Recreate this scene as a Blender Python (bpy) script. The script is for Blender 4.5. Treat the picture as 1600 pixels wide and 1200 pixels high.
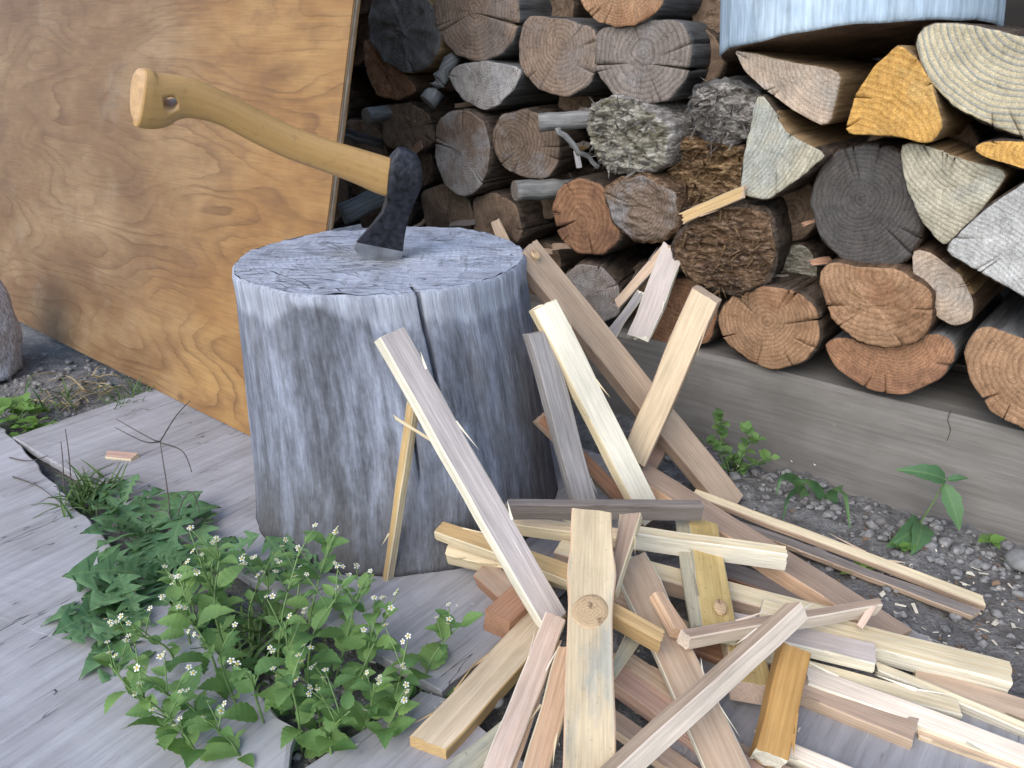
import bpy, bmesh, math, random
from mathutils import Vector, Matrix, noise
rnd = random.Random(7)
for o in list(bpy.data.objects): bpy.data.objects.remove(o)
scene = bpy.context.scene
COL = scene.collection

# ------------------------------------------------------------------ camera, sky, sun, exposure
CAM_H, PITCH, FPX, W0, H0 = 0.71, math.radians(23.0), 1250.0, 1600.0, 1200.0
cam_d = bpy.data.cameras.new('camera'); cam = bpy.data.objects.new('camera', cam_d); COL.objects.link(cam)
cam.location = (0, 0, CAM_H); cam.rotation_euler = (math.pi/2 - PITCH, 0, 0)
cam_d.sensor_width = 36; cam_d.lens = 36*FPX/W0; cam_d.clip_start = 0.02; cam_d.clip_end = 500
scene.camera = cam
world = bpy.data.worlds.new('World'); scene.world = world; world.use_nodes = True
SUN_EL, SUN_AZ = math.radians(40), math.radians(212)      # azimuth from +Y clockwise: behind the camera, to its left
nt = world.node_tree; nt.nodes.clear()
sky = nt.nodes.new('ShaderNodeTexSky'); sky.sky_type = 'NISHITA'; sky.sun_disc = False
sky.sun_elevation = SUN_EL; sky.sun_rotation = SUN_AZ; sky.air_density = 1.0; sky.dust_density = 1.2; sky.ozone_density = 1.0
bgn = nt.nodes.new('ShaderNodeBackground'); bgn.inputs['Strength'].default_value = 0.15
wo = nt.nodes.new('ShaderNodeOutputWorld')
nt.links.new(sky.outputs[0], bgn.inputs[0]); nt.links.new(bgn.outputs[0], wo.inputs[0])
sd = bpy.data.lights.new('sun', 'SUN'); sd.energy = 1.0; sd.angle = math.radians(50); sd.color = (1, .97, .92)
so = bpy.data.objects.new('sun', sd); COL.objects.link(so)
sdir = Vector((math.sin(SUN_AZ)*math.cos(SUN_EL), math.cos(SUN_AZ)*math.cos(SUN_EL), math.sin(SUN_EL)))
so.rotation_euler = sdir.to_track_quat('Z', 'Y').to_euler(); so.location = (-2, -3, 5)
scene.view_settings.view_transform = 'Standard'; scene.view_settings.look = 'None'
scene.view_settings.exposure = 1.02; scene.view_settings.gamma = 1

# ------------------------------------------------------------------ pixel -> place
FWD = Vector((0, math.cos(PITCH), -math.sin(PITCH))); UPV = Vector((0, math.sin(PITCH), math.cos(PITCH)))
C0 = Vector((0, 0, CAM_H))
def ray(px, py): return Vector((1, 0, 0))*((px-800)/FPX) + FWD + UPV*((600-py)/FPX)
def P(px, py, z=None, y=None):
    r = ray(px, py)
    t = (z-CAM_H)/r.z if y is None else y/r.y
    return C0 + r*t
AZ = math.radians(39.7)
UR = Vector((math.cos(AZ), -math.sin(AZ), 0)); WB = Vector((math.sin(AZ), math.cos(AZ), 0))   # along the pile face; into the pile
ZV = Vector((0, 0, 1)); FACE = 1.305
def F2(px, py, d=0.0):                     # a pixel on the pile's face, set back by d -> (s, z)
    r = ray(px, py); t = (FACE+d)/r.dot(WB); p = C0 + r*t
    return p.dot(UR), p.z
def depth(p): return (p-C0).dot(FWD)

# ------------------------------------------------------------------ object helpers
def tag(o, label=None, cat=None, group=None, kind=None):
    if label: o['label'] = label
    if cat: o['category'] = cat
    if group: o['group'] = group
    if kind: o['kind'] = kind
    return o
def empty(name, loc, label=None, cat=None, group=None, rot=(0, 0, 0)):
    o = bpy.data.objects.new(name, None); COL.objects.link(o); o.location = loc; o.rotation_euler = rot
    o.empty_display_size = .02
    return tag(o, label, cat, group)
def mesh_from(verts, faces, mats, fm=None, smooth=None, lc=None, name='m'):
    me = bpy.data.meshes.new(name); me.from_pydata([tuple(v) for v in verts], [], faces)
    for m in mats: me.materials.append(m)
    if fm: me.polygons.foreach_set('material_index', fm)
    if smooth is not None:
        me.polygons.foreach_set('use_smooth', smooth if isinstance(smooth, list) else [smooth]*len(faces))
    if lc is not None:
        at = me.attributes.new('lc', 'FLOAT_VECTOR', 'POINT')
        at.data.foreach_set('vector', [c for v in lc for c in v])
    me.update(); return me
def obj(name, me, parent=None, mw=None):
    o = bpy.data.objects.new(name, me); COL.objects.link(o)
    if parent is not None: o.parent = parent
    if mw is not None: o.matrix_local = mw
    return o
def nz(x, y, z=0, s=1): return noise.noise(Vector((x*s, y*s, z*s)))
def fr(x, y, z=0, o=4): return noise.fractal(Vector((x, y, z)), 1.0, 2.0, o)

# ------------------------------------------------------------------ materials
class N:
    def __init__(s, name):
        s.m = bpy.data.materials.new(name); s.m.use_nodes = True; s.t = s.m.node_tree
        s.b = s.t.nodes['Principled BSDF']
    def n(s, k, **kw):
        q = s.t.nodes.new(k)
        for a, v in kw.items(): setattr(q, a, v)
        return q
    def put(s, i, v):
        if isinstance(v, bpy.types.NodeSocket): s.t.links.new(v, i)
        elif v is not None:
            if hasattr(i.default_value, '__len__') and not hasattr(v, '__len__'): v = (v,)*len(i.default_value)
            if hasattr(v, '__len__') and len(i.default_value) == 4 and len(v) == 3: v = (*v, 1)
            i.default_value = v
    def math(s, op, a, b=None, clamp=False):
        q = s.n('ShaderNodeMath', operation=op, use_clamp=clamp); s.put(q.inputs[0], a)
        if b is not None: s.put(q.inputs[1], b)
        return q.outputs[0]
    def vec(s, op, a, b=None):
        q = s.n('ShaderNodeVectorMath', operation=op); s.put(q.inputs[0], a)
        if b is not None: s.put(q.inputs[1], b)
        return q.outputs['Value'] if op in ('LENGTH', 'DOT_PRODUCT') else q.outputs[0]
    def noise(s, v, scale, detail=3, rough=.55, color=False, dist=0):
        q = s.n('ShaderNodeTexNoise'); s.put(q.inputs['Vector'], v); q.inputs['Scale'].default_value = scale
        q.inputs['Detail'].default_value = detail; q.inputs['Roughness'].default_value = rough
        q.inputs['Distortion'].default_value = dist
        return q.outputs['Color'] if color else q.outputs[0]
    def ramp(s, f, pts):
        q = s.n('ShaderNodeValToRGB'); e = q.color_ramp.elements
        while len(e) < len(pts): e.new(.5)
        for i, (p, c) in enumerate(pts):
            e[i].position = p; e[i].color = (c, c, c, 1) if not hasattr(c, '__len__') else (*c[:3], 1)
        s.put(q.inputs[0], f); return q.outputs[0]
    def mix(s, f, a, b, mode='MIX'):
        q = s.n('ShaderNodeMix', data_type='RGBA', blend_type=mode)
        s.put(q.inputs[0], f); s.put(q.inputs[6], a); s.put(q.inputs[7], b); return q.outputs[2]
    def attr(s, name): return s.n('ShaderNodeAttribute', attribute_name=name).outputs['Vector']
    def obj(s): return s.n('ShaderNodeTexCoord').outputs['Object']
    def rand(s): return s.n('ShaderNodeObjectInfo').outputs['Random']
    def done(s, col, rough=.75, h=None, dist=.001, strength=.6, **kw):
        s.put(s.b.inputs['Base Color'], col); s.put(s.b.inputs['Roughness'], rough)
        for k, v in kw.items(): s.put(s.b.inputs[k.replace('_', ' ')], v)
        if h is not None:
            q = s.n('ShaderNodeBump'); q.inputs['Strength'].default_value = strength; q.inputs['Distance'].default_value = dist
            s.put(q.inputs['Height'], h); s.t.links.new(q.outputs[0], s.b.inputs['Normal'])
        return s.m

def wood(name, early, late, ring=200, warp=.012, ringamt=.8, stain=None, stain_lo=.5, stain_hi=.65, stain_sc=10,
         fib=.35, rays=0.0, rough=.72, bump=.6, vary=.22, zs=.1, speck=0.0, spec=.25, wob=.8):
    """solid wood: growth rings round the local z axis of 'lc', fibres along it"""
    k = N(name); p = k.attr('lc'); r0 = k.rand()
    pn = k.vec('ADD', p, k.math('MULTIPLY', r0, 31.7))
    pz = k.vec('MULTIPLY', pn, (1, 1, zs))
    wv = k.vec('MULTIPLY', k.vec('SUBTRACT', k.noise(pz, 16, 2, color=True), (.5, .5, .5)), (warp*2, warp*2, 0))
    q = k.vec('ADD', p, wv); rr = k.vec('LENGTH', k.vec('MULTIPLY', q, (1, 1, 0)))
    f = k.math('FRACT', k.math('ADD', k.math('MULTIPLY', rr, k.math('MULTIPLY', k.math('ADD', k.math('MULTIPLY', r0, .7), .65), ring)), k.math('MULTIPLY', k.noise(pz, 60, 2), wob)))
    lf = k.ramp(f, [(0, .0), (.35, .1), (.8, 1), (.9, 1), (1, 0)])
    band = k.noise(k.vec('MULTIPLY', k.vec('ADD', rr, k.math('MULTIPLY', r0, 9.)), (1, 0, 0)), 60, 2)     # some rings are stronger than others
    lf2 = k.math('MULTIPLY', lf, k.math('MULTIPLY', k.ramp(band, [(.3, .35), (.65, 1)]), ringamt))
    col = k.mix(lf2, early, late)
    fibre = k.noise(k.vec('MULTIPLY', pn, (1, 1, .035)), 420, 3, .6)
    blotch = k.noise(k.vec('MULTIPLY', pn, (1, 1, .3)), 22, 4, .6)
    if stain:
        sf = k.ramp(k.noise(k.vec('MULTIPLY', pn, (1, 1, .35)), stain_sc, 5, .62), [(stain_lo, 0), (stain_hi, 1)])
        col = k.mix(k.math('MULTIPLY', sf, .85), col, k.mix(lf2, stain, tuple(c*.7 for c in stain)))
    if rays > 0:
        sp = k.n('ShaderNodeSeparateXYZ'); k.put(sp.inputs[0], q)
        an = k.math('ARCTAN2', sp.outputs[1], sp.outputs[0])
        cb = k.n('ShaderNodeCombineXYZ'); k.put(cb.inputs[0], k.math('MULTIPLY', an, 2.0)); k.put(cb.inputs[1], k.math('MULTIPLY', rr, 9)); k.put(cb.inputs[2], k.math('MULTIPLY', r0, 50))
        ra = k.ramp(k.math('ABSOLUTE', k.math('SUBTRACT', k.noise(cb.outputs[0], 2.2, 3), .5)), [(0, 1), (.006, .5), (.014, 0)])
        col = k.mix(k.math('MULTIPLY', ra, rays*.8), col, tuple(c*.18 for c in late))
        saw = k.noise(k.vec('ADD', k.vec('MULTIPLY', pn, (.75, .15, 1)), k.vec('MULTIPLY', pn, (0, .05, 0))), 210, 4, .7)
        col = k.mix(1, col, k.ramp(saw, [(.28, .72), (.7, 1.14)]), 'MULTIPLY')
    m1 = k.ramp(fibre, [(.25, 1-fib), (.75, 1+fib*.4)]); col = k.mix(1, col, m1, 'MULTIPLY')
    m2 = k.ramp(blotch, [(.3, .74), (.7, 1.12)]); col = k.mix(1, col, m2, 'MULTIPLY')
    if speck > 0:
        sk = k.ramp(k.noise(pn, 140, 3, .7), [(.62, 0), (.72, 1)]); col = k.mix(k.math('MULTIPLY', sk, speck), col, tuple(c*.15 for c in late))
    v = k.math('ADD', k.math('MULTIPLY', r0, vary), 1-vary/2)
    col = k.mix(1, col, v, 'MULTIPLY')
    h = k.math('ADD', k.math('MULTIPLY', fibre, 1.0), k.math('ADD', k.math('MULTIPLY', lf2, .5), k.math('MULTIPLY', blotch, .8)))
    return k.done(col, rough, h, .0016, bump, Specular_IOR_Level=spec)

def bark(name, dark, light, sc=60, zs=.15, patch=None, bump=.9, rough=.88, lo=.35, hi=.7):
    k = N(name); p = k.attr('lc'); r0 = k.rand(); pn = k.vec('ADD', p, k.math('MULTIPLY', r0, 17.3))
    a = k.noise(k.vec('MULTIPLY', pn, (1, 1, zs)), sc, 6, .65)
    col = k.ramp(a, [(lo, dark), (hi, light)])
    b = k.noise(pn, 12, 4)
    if patch: col = k.mix(k.ramp(b, [(.5, 0), (.62, .8)]), col, patch)
    fine = k.noise(k.vec('MULTIPLY', pn, (1, 1, .1)), sc*5, 3)
    col = k.mix(1, col, k.ramp(fine, [(.3, .7), (.7, 1.15)]), 'MULTIPLY')
    return k.done(col, rough, k.math('ADD', a, k.math('MULTIPLY', fine, .4)), .004, bump, Specular_IOR_Level=.15)

M = {}
# log ends
M['e_grey'] = wood('end_grey', (.30, .25, .215), (.13, .105, .09), 170, .01, .75, (.36, .33, .31), .5, .62, 9, rays=.7)
M['e_tan'] = wood('end_tan', (.34, .25, .185), (.16, .102, .072), 165, .01, .75, (.30, .25, .22), .48, .6, 8, rays=.7)
M['e_orange'] = wood('end_orange', (.44, .265, .15), (.235, .115, .055), 150, .01, .7, (.30, .15, .075), .50, .64, 9, rays=.5)
M['e_rust'] = wood('end_rust', (.37, .20, .11), (.20, .088, .045), 150, .012, .7, (.21, .105, .065), .48, .62, 10, rays=.5)
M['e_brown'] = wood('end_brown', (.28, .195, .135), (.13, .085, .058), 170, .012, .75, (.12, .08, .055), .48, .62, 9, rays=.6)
M['e_half'] = wood('end_brown_grey', (.23, .165, .12), (.10, .068, .05), 170, .01, .8, (.33, .31, .30), .5, .6, 7, rays=.7)
M['e_white'] = wood('end_pale_grey', (.40, .37, .34), (.20, .175, .16), 165, .01, .75, (.46, .45, .45), .5, .62, 8, rays=.7)
M['e_dark'] = wood('end_black', (.105, .092, .084), (.046, .040, .036), 160, .01, .7, (.11, .105, .095), .5, .65, 7, rays=.4)
M['e_cream'] = wood('end_cream', (.55, .50, .37), (.30, .27, .20), 165, .004, .9, (.44, .45, .40), .5, .65, 7, rays=.15, wob=.3)
M['e_blue'] = wood('end_blue_stained', (.60, .51, .33), (.25, .27, .265), 105, .004, 1, (.36, .385, .36), .52, .66, 6, rays=.15, wob=.25)
M['e_pink'] = wood('end_pinkish', (.58, .45, .335), (.40, .29, .22), 150, .004, .8, (.40, .36, .31), .5, .66, 8, rays=.4)
M['e_yellow'] = wood('end_yellow', (.68, .39, .11), (.46, .22, .045), 120, .005, .8, (.55, .42, .20), .55, .7, 7, rays=.3)
M['e_silver'] = wood('end_silver', (.52, .51, .48), (.33, .32, .30), 130, .005, .8, (.50, .49, .47), .5, .66, 7, rays=.4)
M['e_dgrey'] = wood('end_dark_grey', (.17, .16, .15), (.08, .072, .068), 160, .01, .6, (.23, .225, .22), .48, .62, 8, rays=.4)
# rotten wood
def rotten(name, a, b, c):
    k = N(name); p = k.attr('lc'); pn = k.vec('ADD', p, k.math('MULTIPLY', k.rand(), 11.))
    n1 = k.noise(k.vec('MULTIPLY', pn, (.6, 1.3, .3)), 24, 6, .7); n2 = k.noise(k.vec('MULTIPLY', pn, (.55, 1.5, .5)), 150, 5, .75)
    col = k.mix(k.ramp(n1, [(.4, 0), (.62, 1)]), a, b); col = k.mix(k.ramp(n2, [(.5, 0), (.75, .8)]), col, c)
    col = k.mix(1, col, k.ramp(n2, [(.28, .3), (.6, 1.3)]), 'MULTIPLY')  # dark crevices and whitish highlights painted into the colour
    return k.done(col, .93, k.math('ADD', n2, n1), .006, 1, Specular_IOR_Level=.1)
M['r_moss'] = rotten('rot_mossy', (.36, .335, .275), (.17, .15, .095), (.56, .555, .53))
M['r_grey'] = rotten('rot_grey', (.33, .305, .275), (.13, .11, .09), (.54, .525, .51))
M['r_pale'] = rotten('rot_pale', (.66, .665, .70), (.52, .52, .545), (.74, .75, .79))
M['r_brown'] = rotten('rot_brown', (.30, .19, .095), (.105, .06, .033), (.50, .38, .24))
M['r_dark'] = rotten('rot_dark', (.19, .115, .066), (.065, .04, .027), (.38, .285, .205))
# log sides
M['s_grey'] = bark('side_weathered', (.045, .043, .042), (.20, .195, .19), 45, .06)
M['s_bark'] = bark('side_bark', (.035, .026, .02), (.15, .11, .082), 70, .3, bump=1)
M['s_brown'] = bark('side_brown', (.05, .03, .02), (.18, .115, .07), 60, .06)
M['s_split'] = bark('side_split', (.17, .105, .05), (.37, .255, .14), 55, .04, bump=.6)
M['s_branch'] = bark('branch_skin', (.10, .10, .095), (.30, .295, .28), 60, .1, bump=.5)
M['s_white'] = bark('side_bluewhite', (.15, .185, .215), (.40, .50, .59), 30, .05, (.47, .565, .64), .6, lo=.25, hi=.5)
# kindling
def kind(name, e, l, **kw):
    a = dict(ring=230, warp=.01, ringamt=.55, fib=.22, rough=.62, bump=.3, vary=.14, zs=.06); a.update(kw)
    return wood('kindling_'+name, e, l, **a)
M['cream'] = kind('cream', (.78, .66, .44), (.66, .49, .27))
M['white'] = kind('white', (.84, .775, .62), (.76, .65, .46), ringamt=.35)
M['pale'] = kind('pale', (.72, .57, .39), (.60, .43, .255))
M['gold'] = kind('gold', (.56, .385, .185), (.42, .255, .105))
M['tan'] = kind('tan', (.57, .425, .30), (.43, .29, .19))
M['brown'] = kind('brown', (.46, .335, .245), (.34, .225, .155))
M['lav'] = kind('lavender', (.54, .475, .44), (.43, .365, .335), ringamt=.5, fib=.3)
M['grey'] = kind('grey', (.36, .335, .325), (.25, .23, .225), fib=.35)
M['dgrey'] = kind('dark_grey', (.24, .205, .18), (.155, .125, .108), fib=.35)
M['pink'] = kind('pink', (.68, .52, .405), (.57, .395, .285))
M['pinkw'] = kind('pink_white', (.80, .68, .545), (.70, .545, .41))
M['lavp'] = kind('pale_lavender', (.62, .53, .47), (.52, .43, .375), ringamt=.4)
M['rose'] = kind('rose', (.54, .36, .275), (.40, .225, .16))
M['rust'] = kind('rust', (.42, .235, .145), (.28, .135, .075))
M['orange'] = kind('orange', (.58, .335, .115), (.44, .215, .055))
M['peach'] = kind('peach', (.72, .49, .315), (.60, .345, .19))
M['green'] = kind('greenish', (.52, .47, .335), (.40, .345, .23), stain=(.33, .345, .30), stain_lo=.5, stain_hi=.62, speck=.4)
M['knotty'] = kind('yellow_knotted', (.62, .455, .19), (.42, .27, .085), ring=140, warp=.03, speck=.7)
M['pallet'] = kind('pallet', (.68, .54, .34), (.60, .44, .26), stain=(.44, .42, .34), stain_lo=.52, stain_hi=.66, stain_sc=18, speck=.35)
def knot_mat():
    k = N('knot'); p = k.attr('lc'); r = k.vec('LENGTH', k.vec('MULTIPLY', p, (1, 1, 0)))
    n = k.noise(p, 60, 3); f = k.math('FRACT', k.math('ADD', k.math('MULTIPLY', r, 260), k.math('MULTIPLY', n, 5)))
    col = k.mix(k.ramp(f, [(0, 0), (.8, 1), (1, 0)]), (.52, .385, .225), (.41, .26, .135))
    col = k.mix(k.ramp(n, [(.58, 0), (.68, 1)]), col, (.12, .06, .03))
    return k.done(col, .6, n, .002, .6)
M['knot'] = knot_mat()

# chopping block, boards, plywood, beam
def block_side():
    k = N('block_side'); p = k.attr('lc')
    v1 = k.noise(k.vec('MULTIPLY', p, (1, 1, .10)), 60, 6, .68); v2 = k.noise(k.vec('MULTIPLY', p, (1, 1, .20)), 8.5, 6, .66)
    v3 = k.noise(k.vec('MULTIPLY', p, (1, 1, .06)), 300, 3); v4 = k.noise(k.vec('MULTIPLY', p, (1, 1, .6)), 70, 5, .7)
    f = k.math('ADD', k.math('ADD', k.math('MULTIPLY', v1, .48), k.math('MULTIPLY', v2, .50)), k.math('MULTIPLY', k.math('SUBTRACT', v4, .5), .22))
    col = k.ramp(f, [(.32, (.062, .064, .073)), (.43, (.125, .132, .155)), (.52, (.215, .232, .282)), (.64, (.36, .395, .485))])
    brown = k.ramp(k.noise(k.vec('MULTIPLY', p, (1, 1, .3)), 7, 4), [(.54, 0), (.66, .55)]); col = k.mix(brown, col, k.mix(v1, (.045, .040, .037), (.20, .18, .165)))
    sp = k.n('ShaderNodeSeparateXYZ'); k.put(sp.inputs[0], p)
    # splashed earth round the foot
    dz = k.math('ADD', sp.outputs[2], k.math('MULTIPLY', k.math('SUBTRACT', v2, .5), .22)); dirt = k.ramp(dz, [(.0, .8), (.16, 0)])
    col = k.mix(dirt, col, k.mix(v4, (.04, .037, .034), (.15, .14, .13)))
    # bare pale band under the rim where the outer wood flaked away
    band = k.ramp(k.math('ADD', sp.outputs[2], k.math('MULTIPLY', k.math('SUBTRACT', v2, .5), .16)), [(.362, 0), (.376, .7)])
    col = k.mix(band, col, k.ramp(v1, [(.3, (.24, .25, .29)), (.6, (.46, .49, .56))]))
    col = k.mix(1, col, k.ramp(v3, [(.3, .80), (.7, 1.12)]), 'MULTIPLY')
    return k.done(col, .8, k.math('ADD', v1, k.math('ADD', k.math('MULTIPLY', v3, .3), k.math('MULTIPLY', v4, .5))), .004, .7, Specular_IOR_Level=.2)
def block_top():
    k = N('block_top'); p = k.attr('lc')
    a = k.noise(k.vec('MULTIPLY', p, (.16, 1, 1)), 170, 5, .65); b = k.noise(p, 14, 4); c = k.noise(k.vec('MULTIPLY', p, (1, .2, 1)), 90, 4)
    col = k.ramp(k.math('ADD', k.math('MULTIPLY', a, .6), k.math('MULTIPLY', b, .4)), [(.34, (.17, .178, .205)), (.48, (.36, .378, .43)), (.64, (.52, .545, .62))])
    rr = k.vec('LENGTH', k.vec('MULTIPLY', p, (1, 1, 0)))
    tanw = k.ramp(k.math('ADD', rr, k.math('MULTIPLY', k.math('SUBTRACT', b, .5), .18)), [(.03, .6), (.10, 0)])
    col = k.mix(tanw, col, (.27, .245, .20))
    col = k.mix(k.ramp(c, [(.60, 0), (.68, .5)]), col, (.15, .148, .155))
    rings = k.math('FRACT', k.math('ADD', k.math('MULTIPLY', rr, 120), k.math('MULTIPLY', b, 2))); col = k.mix(k.math('MULTIPLY', k.ramp(rings, [(.5, 0), (.9, 1), (1, 0)]), .22), col, (.14, .14, .15))
    cuts = None
    for sc_, off in (((.10, 1, 0), 0), ((1, .16, 0), 3.1), ((.5, .62, 0), 7.7)):
        rot = k.n('ShaderNodeVectorRotate'); k.put(rot.inputs['Vector'], k.vec('ADD', p, (off, off, 0))); rot.inputs['Angle'].default_value = off*.9
        l = k.ramp(k.math('ABSOLUTE', k.math('SUBTRACT', k.noise(k.vec('MULTIPLY', rot.outputs[0], (.12, 1, 0)), 34, 1.5), .5)), [(0, 1), (.004, .6), (.011, 0)])
        l = k.math('MULTIPLY', l, k.ramp(k.noise(k.vec('ADD', p, (off+1, 0, 0)), 11, 3), [(.5, 0), (.58, 1)]))
        cuts = l if cuts is None else k.math('MAXIMUM', cuts, l)
    col = k.mix(k.math('MULTIPLY', cuts, .5), col, (.11, .108, .112))
    c = k.math('SUBTRACT', c, k.math('MULTIPLY', cuts, 2.2))
    return k.done(col, .82, k.math('ADD', a, c), .004, .8, Specular_IOR_Level=.15)
def board_mat(name, tint=(1, 1, 1)):
    k = N(name); p = k.attr('lc')
    a = k.noise(k.vec('MULTIPLY', p, (1, .06, 1)), 95, 6, .65, dist=.4); b = k.noise(p, 7, 5, .6); c = k.noise(k.vec('MULTIPLY', p, (1, .1, 1)), 30, 4, .6)
    t = lambda q: tuple(x*y for x, y in zip(q, tint))
    col = k.ramp(k.math('ADD', k.math('MULTIPLY', a, .6), k.math('MULTIPLY', c, .4)), [(.30, t((.21, .205, .208))), (.48, t((.31, .302, .308))), (.68, t((.40, .392, .405)))])
    col = k.mix(k.ramp(b, [(.45, 0), (.7, .7)]), col, k.mix(a, t((.17, .16, .155)), t((.31, .295, .285))))
    crack = k.ramp(k.math('ABSOLUTE', k.math('SUBTRACT', k.noise(k.vec('MULTIPLY', p, (1, .09, 1)), 26, 3), .5)), [(0, 1), (.003, 0)])
    crack = k.math('MULTIPLY', crack, k.ramp(b, [(.5, 0), (.6, 1)]))
    col = k.mix(k.math('MULTIPLY', crack, .8), col, t((.05, .047, .045)))
    return k.done(col, .88, k.math('SUBTRACT', a, crack), .003, .8, Specular_IOR_Level=.1)
def ply_mat():
    k = N('plywood_face'); p = k.attr('lc')           # x across the sheet, y up the sheet
    q = k.vec('MULTIPLY', p, (.9, 3.6, 1))
    wv = k.vec('ADD', q, k.vec('MULTIPLY', k.vec('SUBTRACT', k.noise(q, 4.5, 3, color=True), (.5, .5, .5)), (.10, .16, 0)))
    nn = k.noise(wv, 1.5, 1.0, .4); f = k.math('FRACT', k.math('MULTIPLY', nn, 19))
    line = k.ramp(f, [(0, .10), (.45, .0), (.80, .55), (.93, 1), (1, .10)])
    amt = k.ramp(k.noise(k.vec('MULTIPLY', p, (1, 1.5, 1)), 4, 3), [(.38, .02), (.64, .9)])
    tone = k.noise(k.vec('MULTIPLY', p, (1, 1.9, 1)), 2.7, 5, .62)
    base = k.ramp(tone, [(.3, (.175, .080, .027)), (.48, (.275, .143, .048)), (.68, (.375, .220, .082))])
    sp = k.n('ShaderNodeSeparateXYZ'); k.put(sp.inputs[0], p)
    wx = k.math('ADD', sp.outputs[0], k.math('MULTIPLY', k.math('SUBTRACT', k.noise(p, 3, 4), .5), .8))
    grey = k.ramp(k.math('MULTIPLY', wx, -1), [(.22, 0), (.66, .62)])   # weathered half of the sheet, with part of its light gradient painted in
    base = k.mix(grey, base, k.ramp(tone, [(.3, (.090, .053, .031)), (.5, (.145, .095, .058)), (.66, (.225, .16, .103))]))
    col = k.mix(k.math('MULTIPLY', k.math('MULTIPLY', line, amt), .8), base, (.105, .048, .019))
    fine = k.noise(k.vec('MULTIPLY', p, (.05, 1, 1)), 240, 3); col = k.mix(1, col, k.ramp(fine, [(.3, .84), (.7, 1.08)]), 'MULTIPLY')
    dirt = k.noise(k.vec('MULTIPLY', p, (1, 1.8, 1)), 7, 6, .68); col = k.mix(k.ramp(dirt, [(.52, 0), (.68, .6)]), col, (.165, .086, .036))
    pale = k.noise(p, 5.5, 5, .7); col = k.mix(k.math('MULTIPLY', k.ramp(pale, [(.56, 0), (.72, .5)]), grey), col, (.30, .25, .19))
    vor = k.n('ShaderNodeTexVoronoi'); vor.feature = 'F1'; k.put(vor.inputs['Vector'], k.vec('MULTIPLY', p, (1, 1.35, 0))); vor.inputs['Scale'].default_value = 4.4
    kn = k.ramp(vor.outputs['Distance'], [(.015, 1), (.035, .7), (.085, 0)])
    col = k.mix(k.math('MULTIPLY', kn, .75), col, (.10, .05, .028))
    return k.done(col, .55, k.math('ADD', fine, line), .0012, .35, Specular_IOR_Level=.3)
def beam_mat():
    k = N('beam_wood'); p = k.attr('lc')              # x along the beam
    a = k.noise(k.vec('MULTIPLY', p, (.05, 1, 1)), 120, 5, .65); b = k.noise(p, 6, 4); c = k.noise(k.vec('MULTIPLY', p, (.12, 1, 1)), 22, 4)
    col = k.ramp(k.math('ADD', k.math('MULTIPLY', a, .5), k.math('MULTIPLY', c, .5)), [(.30, (.125, .112, .10)), (.5, (.195, .18, .162)), (.70, (.265, .246, .222))])
    col = k.mix(k.ramp(b, [(.48, 0), (.68, .6)]), col, (.135, .125, .112))
    col = k.mix(k.ramp(k.noise(p, 34, 4, .7), [(.68, 0), (.75, .6)]), col, (.36, .35, .33))
    return k.done(col, .88, a, .002, .6, Specular_IOR_Level=.1)
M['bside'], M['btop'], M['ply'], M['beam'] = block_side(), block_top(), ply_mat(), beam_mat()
M['board'], M['board2'] = board_mat('weathered_board', (1.06, 1.05, 1.04)), board_mat('weathered_board_light', (1.2, 1.19, 1.19))
def plain(name, col, rough=.7, sc=40, amt=.3, metal=0, bump=.2, **kw):
    k = N(name); n = k.noise(k.obj(), sc, 4); c = k.mix(1, k.mix(0, col, col), k.ramp(n, [(.3, 1-amt), (.7, 1+amt*.5)]), 'MULTIPLY')
    return k.done(c, k.math('ADD', k.math('MULTIPLY', n, .2), rough-.1), n, .002, bump, Metallic=metal, **kw)
M['ply_a'] = plain('veneer_light', (.50, .39, .25)); M['ply_b'] = plain('veneer_dark', (.22, .16, .11))
M['crack'] = plain('crack_floor', (.06, .05, .043), .95)
def soil_mat():
    k = N('soil'); p = k.obj(); a = k.noise(p, 34, 6, .7); b = k.noise(p, 160, 4, .7); c = k.noise(p, 5, 3)
    col = k.ramp(a, [(.3, (.11, .105, .10)), (.52, (.24, .23, .22)), (.72, (.37, .36, .345))])
    col = k.mix(k.ramp(c, [(.5, 0), (.7, .5)]), col, (.13, .11, .09)); col = k.mix(1, col, k.ramp(b, [(.3, .65), (.7, 1.2)]), 'MULTIPLY')
    return k.done(col, .95, k.math('ADD', a, k.math('MULTIPLY', b, .5)), .012, 1, Specular_IOR_Level=.1)
M['soil'] = soil_mat(); M['clod'] = plain('clod', (.25, .24, .23), .95, 130, .6, bump=1)
M['stone'] = plain('pebble', (.23, .225, .215), .75, 60, .3)
M['chip'] = plain('chip', (.74, .66, .52), .7, 80, .3); M['chip2'] = plain('chip_tan', (.22, .14, .085), .7, 80, .4)
M['wall'] = plain('dark_boards', (.035, .03, .027), .9, 20, .4)  # very dark base colour stands in for shade behind the pile
def handle_mat():
    k = N('hickory'); p = k.attr('lc'); a = k.noise(k.vec('MULTIPLY', p, (1, 1, .03)), 210, 4); b = k.noise(k.vec('MULTIPLY', p, (1, 1, .15)), 28, 3)
    col = k.mix(a, (.36, .205, .07), (.51, .315, .12)); col = k.mix(k.ramp(b, [(.5, 0), (.75, .5)]), col, (.27, .135, .045))
    dirty = k.noise(p, 70, 4, .7); col = k.mix(k.ramp(dirty, [(.55, 0), (.75, .45)]), col, (.20, .105, .042))
    return k.done(col, .42, a, .0006, .2, Specular_IOR_Level=.45)
M['handle'] = handle_mat(); M['handle_end'] = plain('hickory_end', (.50, .31, .15), .5, 120, .25)
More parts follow.
